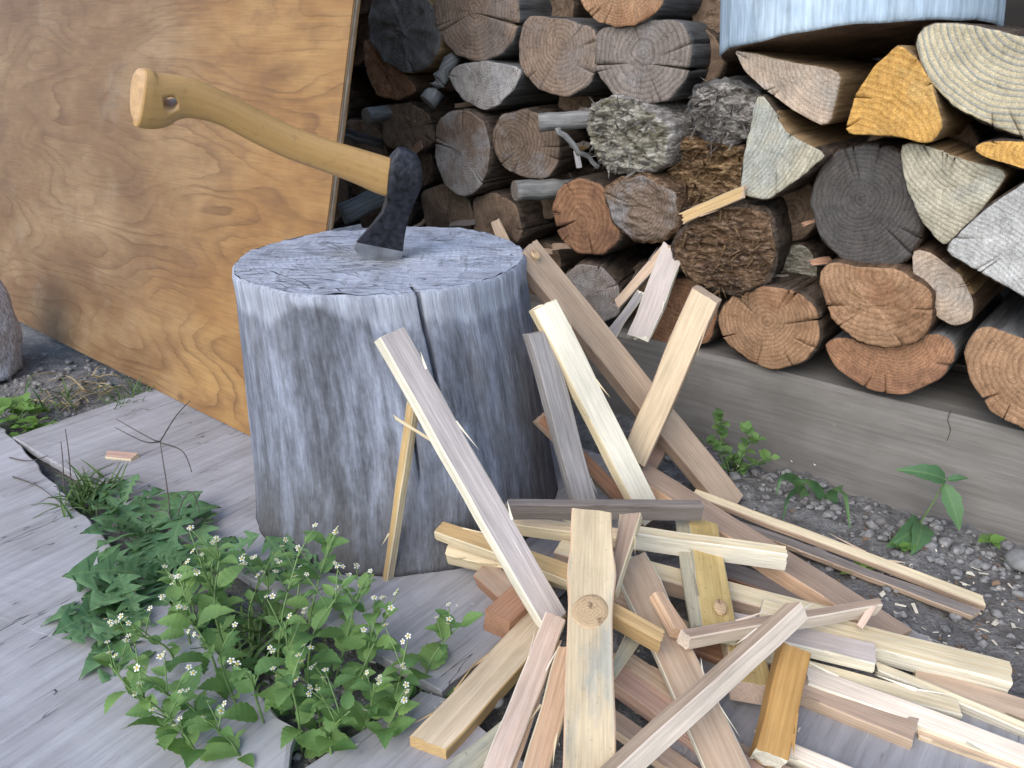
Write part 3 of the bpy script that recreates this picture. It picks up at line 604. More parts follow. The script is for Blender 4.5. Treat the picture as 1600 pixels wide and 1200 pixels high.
# leaning sticks
stick(K, 'long lavender grey stick with white edges leaning on the front of the chopping block', P(612,520,y=.925), P(868,968,.055), 46, .022, (.50, -.75, .45), 'lav', 'white')
stick(K, 'thin short stick leaning on the block front, left of the lavender grey stick', P(640,634,y=.905), P(600,912,.004), 15, .014, (-.55, -.8, .2), 'gold', 'cream', w1=.75)
stick(K, 'grey sawn stick leaning on the side of the chopping block', P(845,520,y=1.07), P(925,815,.05), 38, .024, (.35, -.85, .35), 'grey', 'grey')
stick(K, 'bright cream white stick leaning beside the grey sawn stick', P(852,476,y=1.085), P(1022,812,.055), 42, .022, (.30, -.8, .5), 'white', 'cream')
s5 = stick('kindling_board', 'long tan board with a dark knot near its top leaning on the block rim', P(824,388,y=1.215), P(1150,790,.004), 54, .022, (.45, -.65, .6), 'tan', 'brown', pith=(.09, -.01))
knot(s5, P(838,397,y=1.205), (.45, -.65, .6), P(1150,790,0)-P(824,388,y=1.215), .007, .009, .001)
stick(K, 'pale square stick propped across the long knotted board, pointing up at the pile', P(1101,462,y=1.10), P(990,718,.105), 44, .028, (-.30, -.85, .35), 'pale', 'tan')
stick(K, 'short brown offcut poking out behind the grey sawn stick', P(848,652,y=1.09), P(985,790,.03), 24, .014, (0, -.6, .8), 'rust', 'brown')
stick(K, 'brown stick end in shade behind the propped pale stick', P(1046,672,y=1.2), P(1000,750,.03), 28, .02, (0, -.6, .8), 'rose', 'brown')
# the heap, from the ground up
stick('kindling_board', 'broad pale gold board lying on the grey sheet with its sawn end towards the weeds', P(668,1160,.022), P(862,950,.03), 58, .02, (0, -.1, 1), 'pale', 'gold', pith=(.03, -.12), end='gold')
stick('kindling_block', 'ribbed red brown block beside the lavender stick foot', P(778,962,.045), P(842,905,.05), 46, .04, (-.3, -.6, .8), 'rust', 'rust', pith=(.02, -.02))
stick('kindling_block', 'dull brown offcut half hidden behind the ribbed red brown block', P(752,886,.04), P(818,944,.04), 40, .036, (0, -.5, .9), 'brown', 'rust')
stick(K, 'brown gold stick with a pointed tip sticking out left of the heap', P(686,822,.085), P(905,900,.07), 26, .018, (0, -.35, 1), 'gold', 'cream', w1=1.2)
stick(K, 'cream stick with a blunt end directly under the brown gold pointed tip', P(698,856,.055), P(890,898,.05), 24, .026, (0, -.5, 1), 'cream', 'cream')
stick(K, 'cream stick crossing under the lavender stick just below the grey bar', P(755,806,.075), P(1010,838,.075), 20, .024, (0, -.3, 1), 'pale', 'cream')
stick(K, 'thick white sided stick with a clean square end lying on the big brown diagonal board', P(970,822,.10), P(1229,860,.10), 20, .03, (0, -.15, 1), 'cream', 'white')
stick(K, 'dark grey square bar lying across the foot of the leaning sticks', P(792,784,.125), P(1096,784,.125), 16, .028, (0, -.15, 1), 'dgrey', 'dgrey', end='grey')
stick('kindling_board', 'big brown diagonal board with an orange lower edge across the back of the heap', P(985,722,.085), P(1410,992,.028), 54, .024, (.12, -.05, 1), 'brown', 'peach', pith=(.05, -.15))
stick(K, 'long thin pale lath running out over the bare soil', P(1085,768,.034), P(1538,938,.018), 17, .013, (0, -.5, 1), 'cream', 'tan')
stick(K, 'long thin grey lath with a frayed edge against the pale lath on the soil', P(1130,812,.020), P(1528,956,.010), 17, .012, (0, -.5, 1), 'dgrey', 'tan', wav=.002)
stick(K, 'long yellow stick with a pinkish flank running under the knotted yellow slat', P(872,852,.055), P(1300,962,.055), 34, .028, (0, -.25, 1), 'cream', 'pink')
stick(K, 'thick tapering cream stick with a square end pointing at the bare soil', P(1190,952,.06), P(1580,1050,.035), 44, .026, (0, -.25, 1), 'cream', 'white', w1=.95)
stick(K, 'blue grey weathered lath under the thick tapering cream stick', P(1370,962,.018), P(1520,1046,.016), 30, .014, (0, -.1, 1), 'grey', 'grey')
stick(K, 'narrow grey green slat standing beside the knotted yellow slat', P(1064,808,.082), P(1090,978,.075), 22, .016, (-.2, -.4, 1), 'green', 'green')
s22 = stick('kindling_board', 'knotted yellow slat lying across the long yellow stick', P(1098,812,.084), P(1124,985,.076), 52, .018, (.1, -.4, 1), 'knotty', 'green', pith=(.02, -.04))
knot(s22, P(1126,948,.083), (.1, -.4, 1), (0, -1, 0), .008, .011, .0015)
stick('kindling_block', 'blunt striped offcut with its sawn end showing under the pink diagonal stick', P(1160,985,.05), P(1176,1068,.05), 58, .028, (0, -.3, 1), 'knotty', 'pale', end='pink')
stick('kindling_board', 'pale plank with a notched white edge below the pink crossing sticks', P(1090,958,.06), P(1368,1020,.05), 40, .018, (0, -.2, 1), 'lavp', 'white')
stick(K, 'long cream stick lying flat between the notched plank and the orange stick', P(1190,1022,.028), P(1500,1106,.024), 28, .018, (0, -.3, 1), 'cream', 'white')
stick(K, 'thin white stick running out from beneath the notched plank end', P(1370,1040,.03), P(1640,1150,.02), 16, .016, (0, -.4, 1), 'cream', 'white')
stick(K, 'short tan stick with a worn top between the thin white stick and the cream end', P(1430,1056,.02), P(1640,1118,.016), 40, .016, (0, -.2, 1), 'tan', 'pale')
stick(K, 'long pink white stick running past the orange stick to the edge', P(1262,1052,.035), P(1660,1200,.022), 34, .026, (0, -.35, 1), 'pinkw', 'white')
stick('kindling_board', 'thick brown offcut with a sawn grey end on the lower grey sheet', P(1215,1050,.03), P(1432,1138,.026), 52, .024, (0, -.2, 1), 'brown', 'tan', end='brown')
stick(K, 'weathered tan stick on the grey sheet beyond the thick brown offcut', P(1436,1138,.016), P(1650,1215,.014), 30, .014, (0, -.2, 1), 'tan', 'pale')
stick(K, 'bright orange resinous stick with a broken white end', P(1246,1012,.085), P(1208,1180,.05), 48, .024, (.25, -.3, 1), 'orange', 'orange', end='white', jag=.004)
stick(K, 'pink white stick at the bottom edge beneath the orange stick', P(1185,1150,.03), P(1400,1240,.022), 28, .02, (0, -.3, 1), 'pinkw', 'white')
stick(K, 'brown stick at the bottom edge below the pink white one', P(1130,1165,.02), P(1320,1250,.018), 30, .018, (0, -.3, 1), 'brown', 'tan')
stick(K, 'red brown stick lying low under the diagonal pink stick', P(950,1040,.028), P(1190,1218,.024), 40, .022, (0, -.2, 1), 'rose', 'rose')
stick(K, 'striped tan stick lying low beside the red brown one', P(965,1018,.032), P(1130,1130,.03), 34, .022, (.2, -.2, 1), 'tan', 'brown')
stick(K, 'dark tan stick lowest in the heap at the bottom edge', P(940,1110,.014), P(1110,1230,.014), 34, .014, (0, -.2, 1), 'brown', 'tan')
stick(K, 'dark brown stick in the shade under the long yellow stick', P(1120,884,.026), P(1300,948,.024), 34, .02, (0, -.3, 1), 'dgrey', 'rust')
stick(K, 'reddish brown stick tucked under the blunt striped offcut', P(1080,1000,.022), P(1250,1062,.020), 34, .018, (0, -.3, 1), 'rust', 'rust')
stick(K, 'pale brown stick lying low behind the knotty upright board', P(930,905,.03), P(1075,985,.028), 32, .02, (0, -.3, 1), 'tan', 'brown')
s16 = stick('kindling_board', 'long brown stick with a swollen knot and a white flank running to the bottom edge', P(985,872,.085), P(1150,1230,.045), 58, .024, (-.25, -.2, 1), 'tan', 'white', bulge=(.15, .15, .12), pith=(.02, -.05))
stick('splinter', 'orange splinter split off the long brown swollen stick', P(1030,925,.105), P(1066,985,.09), 22, .014, (.5, -.3, 1), 'peach', 'peach', cat='splinter', group='splinters in the heap', w1=1.3)
stick(K, 'short gold brown stick with a square end beside the knotty upright board', P(950,946,.115), P(1036,992,.105), 24, .024, (.1, -.3, 1), 'gold', 'gold', end='tan')
stick(K, 'narrow tapering brown stick with a pale right edge behind the knotty board top', P(984,802,.15), P(957,925,.115), 36, .012, (-.35, -.5, .8), 'brown', 'cream', w1=.35)
stick(K, 'pink stick with a dark upper face crossing under the pink diagonal stick', P(1072,990,.10), P(1376,938,.085), 18, .022, (0, -.25, 1), 'brown', 'pinkw', w1=.8)
stick('splinter', 'small pale splinter hanging off the end of the crossing pink stick', P(1362,946,.085), P(1342,978,.066), 10, .006, (0, -.3, 1), 'pink', 'pink', cat='splinter', group='splinters in the heap')
stick(K, 'pink diagonal stick with a lavender top lying over the heap to the bottom edge', P(1240,942,.135), P(925,1222,.09), 30, .022, (-.40, .25, .9), 'tan', 'pinkw', pith=(.05, -.1))
stick(K, 'pinkish slat sloping down left of the knotty board', P(868,962,.085), P(762,1240,.05), 38, .014, (.1, -.3, 1), 'pink', 'pinkw', wav=.002)
stick(K, 'very thin splintered strip between the pinkish slat and the peach slat', P(872,1000,.07), P(778,1235,.04), 14, .008, (.2, -.3, 1), 'peach', 'pinkw', wav=.002, w1=1.8)
stick(K, 'peach coloured split slat close to the left edge of the knotty board', P(888,1010,.08), P(826,1235,.045), 40, .012, (.1, -.3, 1), 'peach', 'cream', wav=.002)
stick(K, 'pale green grey slat at the bottom edge under the pinkish slat', P(815,1120,.02), P(690,1230,.016), 40, .012, (0, -.1, 1), 'green', 'green')
stick('splinter', 'curved pale green sliver beside the knotty board', P(992,992,.07), P(955,1056,.055), 26, .005, (.3, -.4, 1), 'green', 'cream', cat='splinter', group='splinters in the heap', w1=.6, bow=.006)
s14 = stick('kindling_board', 'upright pale board with a big round knot in the middle of the heap', P(926,797,.17), P(920,1240,.075), 72, .024, (-.05, -.45, .9), 'pallet', 'peach', bulge=(.27, .16, .07), st=22, pith=(-.02, -.06), end='cream')
_a, _b = P(926,797,.17), P(920,1240,.075); _ax = (_b-_a).normalized(); _n = Vector((-.05, -.45, .9)); _n = (_n-_ax*_n.dot(_ax)).normalized()
_r = ray(922, 955); _t = (_a-C0).dot(_n)/_r.dot(_n); knot(s14, C0+_r*_t, _n, _ax+Vector((-.35, 0, 0)), .021, .025, .0014)
stick('splinter', 'hair thin pale splinter standing off the lavender grey stick', P(616,652,y=.885), P(690,700,y=.89), 4, .002, (0, -1, 0), 'cream', cat='splinter', group='splinters in the heap', wav=.0005)
stick('splinter', 'long white sliver lying on the grey sheet among the dandelion leaves', P(116,968,.016), P(226,967,.016), 6, .004, (0, 0, 1), 'white', 'rose', cat='splinter', group='slivers on the grey sheets', wav=.0005)
stick('splinter', 'stubby yellow and brown chip on the grey sheet near the plywood', P(166,708,.018), P(210,712,.018), 16, .010, (0, -.3, 1), 'rose', 'cream', cat='wood chip', group='slivers on the grey sheets')
# broken laths in the pile
def fq(x, y, d): s, z = F2(x, y, d); return UR*s+WB*(FACE+d)+ZV*z
stick('lath', 'splintered whitish lath with a frayed end hanging out of the pile above the beam', fq(1052,388,-.03), fq(997,528,-.12), 40, .012, (-.4, -.8, .4), 'lavp', 'white', cat='lath', group='laths in the firewood pile', wav=.004, jag=.012, w1=.9)
stick('lath', 'broken brown grey lath just left of the frayed whitish one', fq(1044,384,-.02), fq(962,475,-.07), 18, .012, (-.4, -.8, .4), 'tan', 'dgrey', cat='lath', group='laths in the firewood pile', wav=.003, jag=.008)
stick('lath', 'thin grey fibre strip left of the frayed whitish lath', fq(1000,455,-.05), fq(955,520,-.10), 12, .005, (-.4, -.8, .4), 'grey', 'white', cat='lath', group='laths in the firewood pile', wav=.004, jag=.01, w1=1.6)
stick('lath', 'small upright splinter of pale wood behind the chopping block rim', fq(773,345,-.03), fq(800,410,-.03), 15, .008, (0, -1, .1), 'tan', 'tan', cat='lath', group='laths in the firewood pile', w1=1.5)
stick('lath', 'yellowish broken strip under the honey brown decayed log', fq(1160,300,-.05), fq(1066,342,-.06), 18, .008, (0, -.9, .5), 'gold', 'tan', cat='lath', group='laths in the firewood pile', jag=.01, wav=.003)
stick('lath', 'small grey strip hanging below the peeled twig', fq(900,235,-.06), fq(905,262,-.06), 9, .004, (0, -1, .1), 'grey', cat='lath', group='laths in the firewood pile')

for i in range(46):
    x, y = rnd.uniform(565, 1270), rnd.uniform(110, 520)
    if y > 380+(x-560)*.26: y -= 160
    dd = rnd.uniform(.0, .06); a = rnd.uniform(-.5, .5) if rnd.random() < .7 else rnd.uniform(0, 3.1); l = rnd.uniform(14, 46)
    stick('bark_strip', 'small strip of bark or splintered wood wedged between the logs', fq(x, y, dd), fq(x+l*math.cos(a), y+l*math.sin(a), dd+rnd.uniform(-.03, .03)), rnd.uniform(4, 12), rnd.uniform(.003, .008), (rnd.uniform(-.5, .5), -.8, rnd.uniform(.1, .8)), rnd.choice(['grey', 'brown', 'dgrey', 'tan', 'gold', 'rust']), rnd.choice(['dgrey', 'brown']), cat='bark', group='bark strips and splinters in the pile', wav=.005, jag=.006, w1=rnd.uniform(.3, 1.2), bow=rnd.uniform(-.006, .006))

# ------------------------------------------------------------------ chopping block
def block():
    base = Vector((-.177, 1.2, 0)); top = Vector((-.198, 1.2, .415)); n0 = 150
    e = empty('chopping_block', base+Vector((0, 0, .011)), 'round weathered blue grey chopping block with cracked sides', 'chopping block')
    CR = {math.radians(-68): (.16, .414, .045, .0075), math.radians(-152): (.32, .414, .035, .009), math.radians(-79): (.14, .235, .03, .006), math.radians(-55): (.0, .12, .03, .006)}
    angs = [2*math.pi*i/n0-math.pi for i in range(n0)]
    for a, c in CR.items():
        dl = c[3]/2/.235; angs = [q for q in angs if abs(q-a) > dl*1.6] + [a-dl, a, a+dl]
    angs.sort(); n = len(angs)
    H = .404; zs = [H*i/46 for i in range(47)]
    def rad(a, z):
        t = z/H; r = .252+(.221-.252)*min(1, t*1.1)+.006*math.exp(-t*9)
        back = max(0, math.cos(a-math.radians(135))); r -= .030*back**2*(1-.4*t)
        r += .007*nz(math.cos(a)*1.6, math.sin(a)*1.6, t*.8)+.0028*nz(math.cos(a)*9, math.sin(a)*9, t*2)+.0012*fr(math.cos(a)*30, math.sin(a)*30, z*9)
        # knot hollow low on the front
        da = a-math.radians(-64); dz = z-.15; r += .006*math.exp(-(da*da/.03+dz*dz/.002))
        # flaked rim patch
        da = a-math.radians(-72); 
        if z > .335 and abs(da) < .22 and z > .335+.12*abs(da)+.008*nz(a*20, z*40): r -= .003
        return r
    V_, L_, F_, fm = [], [], [], []
    wob = lambda a: .004*nz(math.cos(a)*2, math.sin(a)*2, 4)+.0016*nz(math.cos(a)*14, math.sin(a)*14, 2)
    for j, z in enumerate(zs):
        for a in angs:
            r = rad(a, z); zz = z
            if j == len(zs)-1: r -= .004; 
            if j >= len(zs)-2: zz += wob(a)
            if j == len(zs)-2: zz += .004
            if a in CR:
                z0, z1, dp, _ = CR[a]
                if z0 <= z <= z1: r -= dp*min(1, (z-z0)/.05+.1)
                if z0 > .1: r += .0
            c = (top-base)*(z/H); V_.append(Vector((math.cos(a+.05*math.sin(z*9)*(1 if a in CR else 1))*r+c.x, math.sin(a+.05*math.sin(z*9))*r+c.y, zz)))
            L_.append((math.cos(a)*r, math.sin(a)*r, zz))
    for j in range(len(zs)-1):
        for i in range(n): F_.append((j*n+i, j*n+(i+1) % n, (j+1)*n+(i+1) % n, (j+1)*n+i)); fm.append(0)
    F_.append(tuple(range(n))[::-1]); fm.append(0)
    sd_ = obj('side', mesh_from(V_, F_, [M['bside']], fm, [True]*(len(F_)-1)+[False], L_), e)
    # the cut top
    V2, L2, F2_ = [], [], []; fs = [.997, .985, .95]+[.9-.9*i/22 for i in range(23)]; c = top-base
    for k, f in enumerate(fs[:-1]):
        for a in angs:
            r = (rad(a, H)-.004)*f; aa = a+.05*math.sin(H*9); x, y = math.cos(aa)*r, math.sin(aa)*r
            z = H+wob(a)*max(0, 1-(1-f)*3)+.0025*fr(x*14, y*14, 2)+.0016*fr(x*20, y*110, 5)+.002*(1 if .1 < f < .9 else 0)*0-.002*math.exp(-((x+.02)**2+(y)**2)/.004)
            if a in CR and CR[a][1] > .4 and f > .86: r -= CR[a][2]*.9; z -= .012; x, y = math.cos(aa)*r, math.sin(aa)*r
            V2.append(Vector((x+c.x, y+c.y, z))); L2.append((x, y, z))
    nr = len(fs)-1; V2.append(Vector((c.x, c.y, H))); L2.append((0, 0, H))
    for k in range(nr-1):
        for i in range(n): F2_.append((k*n+i, k*n+(i+1) % n, (k+1)*n+(i+1) % n, (k+1)*n+i))
    for i in range(n): F2_.append(((nr-1)*n+i, (nr-1)*n+(i+1) % n, nr*n))
    obj('top', mesh_from(V2, F2_, [M['btop']], None, True, L2), e)
    return e
block()

# ------------------------------------------------------------------ hatchet
def hatchet():
    Ce = P(628, 272, y=1.165)
    e1 = Vector((-.90, -.31, .29)).normalized(); e2 = Vector((-.30, .0, -.95)); e2 = (e2-e1*e2.dot(e1)).normalized(); e3 = e1.cross(e2).normalized()
    root = empty('hatchet', Ce, 'small hatchet with a curved yellow handle stuck in the chopping block', 'hatchet')
    def pl(px, py):
        r = ray(px, py); t = (Ce-C0).dot(e3)/r.dot(e3); return C0+r*t-Ce
    rows = [((623,231),(634,231),.014),((616,239),(650,240),.024),((609,249),(654,249),.031),((605,268),(657,268),.035),((603,290),(656,287),.035),((603,314),(649,306),.027),((597,332),(641,328),.017),((584,348),(635,348),.012),
            ((568,366),(631,372),.009),((557,378),(629,392),.0065),((553,387),(627,404),.0045),((555,392),(625,412),.0020),((558,395),(624,418),.0006)]
    bv, bf, bfm = [], [], []; m = 11
    for (l, r, th) in rows:
        A, B = pl(*l), pl(*r)
        for sgn in (1, -1):
            for k in range(m):
                u = k/(m-1); e = 1-(2*u-1)**10*.15; bv.append(A.lerp(B, u)+e3*sgn*th/2*e+e2*(.006*(1-(2*u-1)**2) if th < .005 else 0))
    n = len(rows)
    for j in range(n-1):
        for k in range(m-1):
            a = j*2*m+k; bf.append((a, a+1, a+1+2*m, a+2*m)); b = a+m; bf.append((b, b+2*m, b+1+2*m, b+1)); bfm += [1 if j >= 9 else 0]*2
        for k in (0, m-1):
            a = j*2*m+k; bf.append((a, a+2*m, a+3*m, a+m)); bfm.append(1 if j >= 9 else 0)
    for k in range(m-1):
        bf.append((k, k+m, k+m+1, k+1)); bfm.append(0); q = (n-1)*2*m; bf.append((q+k, q+k+1, q+k+m+1, q+k+m)); bfm.append(1)
    def part(nm, want, mat):
        me = mesh_from(bv, [f for f, x in zip(bf, bfm) if x == want], [mat], None, True)
        bm = bmesh.new(); bm.from_mesh(me); loose = [v for v in bm.verts if not v.link_faces]; bmesh.ops.delete(bm, geom=loose, context='VERTS')
        bmesh.ops.remove_doubles(bm, verts=bm.verts, dist=1e-6); bmesh.ops.recalc_face_normals(bm, faces=bm.faces); bm.to_mesh(me); bm.free()
        o = obj(nm, me, root); md = o.modifiers.new('es', 'EDGE_SPLIT'); md.split_angle = math.radians(24); return o
    hd = part('head', 0, M['steel']); bit = part('cutting_edge', 1, M['bit']); bit.parent = hd
    # handle: centre line and half heights traced, sections oval
    ctl = [(632,284,23,1.165),(606,277,29.5,1.162),(560,260,27,1.150),(510,243,25,1.134),(455,223,25,1.115),(400,197,25,1.094),(350,171,25,1.074),(302,154,30,1.054),(270,152,35,1.040),(246,156,43,1.029),(226,154,46,1.020),(208,150,42,1.012)]
    cp = [P(x, y, y=yy) for x, y, h, yy in ctl]; hh = [h*depth(p)/FPX for p, (x, y, h, yy) in zip(cp, ctl)]
    pts = curve_pts(cp, 60); hv = curve_pts([Vector((h, 0, 0)) for h in hh], 60)
    up = -e2; V_, F_, L_ = [], [], []; sg = 28; zc = 0
    for i, p in enumerate(pts):
        T = (pts[min(i+1, 59)]-pts[max(i-1, 0)]).normalized(); U = (up-T*up.dot(T)).normalized(); S = T.cross(U)
        if i: zc += (p-pts[i-1]).length
        hgt = hv[i].x; thk = .0125+.0015*math.sin(i/59*math.pi)-(.0035 if i < 2 else 0)+.003*max(0, min(1, (i-40)/12))
        if i == 59: hgt *= .80; thk *= .80
        if i == 58: hgt *= .93; thk *= .93
        tc = 1 if S.dot(C0-p) > 0 else -1
        for k in range(sg):
            a = 2*math.pi*k/sg; cx, sx = math.cos(a), math.sin(a)
            x = math.copysign(abs(cx)**.8, cx)*thk; y = math.copysign(abs(sx)**.8, sx)*hgt
            V_.append(p+S*x+U*y-Ce-T*((x*tc*.35-y*.10+.004) if i >= 57 else 0)); L_.append((x, y, zc))
    for i in range(59):
        for k in range(sg): F_.append((i*sg+k, i*sg+(k+1) % sg, (i+1)*sg+(k+1) % sg, (i+1)*sg+k))
    fm = [0]*len(F_)
    for q in range(sg): fm[57*sg+q] = 1; fm[58*sg+q] = 1
    F_.append(tuple(range(sg))[::-1]); F_.append(tuple(range(59*sg, 60*sg))); fm += [0, 1]
    me = mesh_from(V_, F_, [M['handle'], M['handle_end']], fm, [True]*(58*sg)+[False]*(sg+2), L_)
    bm = bmesh.new(); bm.from_mesh(me); bmesh.ops.recalc_face_normals(bm, faces=bm.faces); bm.to_mesh(me); bm.free()
    ho = obj('handle', me, root)
    # lanyard hole drilled through the knob
    hc = P(265, 153, y=1.038)-Ce; tdir = (cp[9]-cp[7]).normalized().cross(-e2).normalized(); tdir = (tdir+Vector((.25, 0, .22))).normalized()
    a = hc-tdir*.04; b = hc+tdir*.04; tv, tf, tl = tube([a, b], [.0085, .0085], 24)
    cme = mesh_from(tv, tf, [M['handle_end']], None, True, tl)
    bm = bmesh.new(); bm.from_mesh(cme); bmesh.ops.recalc_face_normals(bm, faces=bm.faces); bm.to_mesh(cme); bm.free()
    co = obj('hole_cutter', cme, root); md = ho.modifiers.new('hole', 'BOOLEAN'); md.object = co; md.operation = 'DIFFERENCE'; md.solver = 'EXACT'
    bpy.context.view_layer.update(); dg = bpy.context.evaluated_depsgraph_get(); new = bpy.data.meshes.new_from_object(ho.evaluated_get(dg), preserve_all_data_layers=True, depsgraph=dg)
    ho.modifiers.clear(); ho.data = new; bpy.data.objects.remove(co)
hatchet()

# ------------------------------------------------------------------ plywood sheet
def plywood():
    c = P(467, 719, .012); lean = math.atan(.267); up = ZV*math.cos(lean)+WB*math.sin(lean); nrm = UR.cross(up)   # towards the camera
    root = empty('plywood_sheet', c, 'big orange brown plywood sheet with wavy grain leaning back against the woodpile', 'plywood sheet')
    Wd, Ht, th = 1.75, 1.22, .015; lay = [.0028, .003, .0034, .003, .0028]; y = 0
    for i, t in enumerate(lay):
        ins = (.0006, .0, .0008, .0, .0006)[i]; nxg, nyg = 40, 30; V_, L_, F_ = [], [], []
        for f in (0, 1):
            for b in range(nyg+1):
                for a in range(nxg+1):
                    x = -ins-(Wd-2*ins)*a/nxg; z = ins+(Ht-2*ins)*b/nyg
                    if a == 0: x += .0012*nz(z*30, i)
                    if b == 0: z += .0010*nz(x*25, i)
                    bulge = .006*math.sin(math.pi*a/nxg)
                    V_.append(UR*x+up*z-nrm*(y+f*t*.985)+nrm*bulge); L_.append((x, z, y))
        q = (nxg+1)*(nyg+1); id_ = lambda f, a, b: f*q+b*(nxg+1)+a
        for f in (0, 1):
            for b in range(nyg):
                for a in range(nxg): F_.append((id_(f, a, b), id_(f, a+1, b), id_(f, a+1, b+1), id_(f, a, b+1)))
        for a in range(nxg): F_ += [(id_(0, a, 0), id_(0, a+1, 0), id_(1, a+1, 0), id_(1, a, 0)), (id_(0, a, nyg), id_(0, a+1, nyg), id_(1, a+1, nyg), id_(1, a, nyg))]
        for b in range(nyg): F_ += [(id_(0, 0, b), id_(0, 0, b+1), id_(1, 0, b+1), id_(1, 0, b)), (id_(0, nxg, b), id_(0, nxg, b+1), id_(1, nxg, b+1), id_(1, nxg, b))]
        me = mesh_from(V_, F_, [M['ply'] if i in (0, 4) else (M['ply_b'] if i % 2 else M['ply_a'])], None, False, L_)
        bm = bmesh.new(); bm.from_mesh(me); bmesh.ops.recalc_face_normals(bm, faces=bm.faces); bm.to_mesh(me); bm.free()
        obj('veneer', me, root); y += t
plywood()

# ------------------------------------------------------------------ beam, added backing wall, boards on the ground
def slab(name, pts, z0, th, mat, label, cat, group=None, grain=(1, 0), rag=.003, sub=.03, lift=0.0):
    """a weathered sheet cut to an outline, ragged along its edges, top slightly warped"""
    out = []
    for i in range(len(pts)):
        a, b = Vector(pts[i]), Vector(pts[(i+1) % len(pts)]); m = max(1, int((b-a).length/.02))
        for k in range(m):
            p = a.lerp(b, k/m); out.append(Vector((p.x+rag*nz(p.x*40, p.y*40, z0*99), p.y+rag*nz(p.x*40, p.y*40, 7+z0*99))))
    c = sum(out, Vector((0, 0)))/len(out); g = Vector(grain).normalized(); h = Vector((-g.y, g.x)); V_, L_, F_ = [], [], []
    fs = [1.0, .994]+[.98-.98*i/14 for i in range(14)]; n = len(out)
    def zt(x, y): return z0+th+.0016*nz(x*4, y*4, z0*50)+.0006*fr(x*25, y*25, z0)+lift*0
    for p in out: V_.append((p.x, p.y, z0))
    for q, f in enumerate(fs):
        for p in out:
            x, y = c.x+(p.x-c.x)*f, c.y+(p.y-c.y)*f; V_.append((x, y, zt(x, y)-(.0015 if q == 0 else 0)))
    V_.append((c.x, c.y, zt(c.x, c.y)))
    for q in range(len(fs)):
        for i in range(n): F_.append((q*n+i, q*n+(i+1) % n, (q+1)*n+(i+1) % n, (q+1)*n+i))
    q = len(fs)
    for i in range(n): F_.append((q*n+i, q*n+(i+1) % n, len(V_)-1))
    F_.append(tuple(range(n))[::-1])
    L_ = [((Vector(v[:2])).dot(h), (Vector(v[:2])).dot(g), v[2]) for v in V_]
    V_ = [(v[0]-c.x, v[1]-c.y, v[2]-z0) for v in V_]
    me = mesh_from(V_, F_, [mat], None, False, L_); bm = bmesh.new(); bm.from_mesh(me); bmesh.ops.recalc_face_normals(bm, faces=bm.faces); bm.to_mesh(me); bm.free()
    return tag(obj(name, me, mw=Matrix.Translation((c.x, c.y, z0))), label, cat, group)
G = lambda x, y: tuple(P(x, y, 0)[:2])
A1 = Vector(G(20, 690)); B1 = Vector(G(690, 1092)); pr = Vector((.615, .789)); 
slab('weathered_sheet', [A1, B1, B1+pr*.62, A1+pr*.62], -.003, .014, M['board'], 'grey weathered plywood sheet carrying the chopping block', 'board', 'weathered sheets on the ground', (.615, .789))
slab('weathered_sheet', [G(-420, 560), G(0, 668), G(120, 800), G(250, 935), G(425, 1112), G(462, 1150), G(445, 1270), (-.35, .30), (-1.1, .35)], -.004, .014, M['board2'], 'cracked grey weathered sheet on the far side of the weeds from the chopping block', 'board', 'weathered sheets on the ground', (.55, .83), rag=.006)
slab('weathered_sheet', [G(660, 1086), G(700, 1098), G(820, 1200), (.0, .42), (-.28, .40), G(478, 1205)], -.006, .012, M['board'], 'grey sheet under the sawn end of the broad pale gold board', 'board', 'weathered sheets on the ground', (.6, .8))
slab('weathered_sheet', [G(1060, 1040), G(1230, 1010), G(1560, 1130), G(1640, 1180), (.55, .42), (.10, .42)], -.005, .013, M['board'], 'blue grey sheet under the low sticks by the orange resinous one', 'board', 'weathered sheets on the ground', (.615, .789))

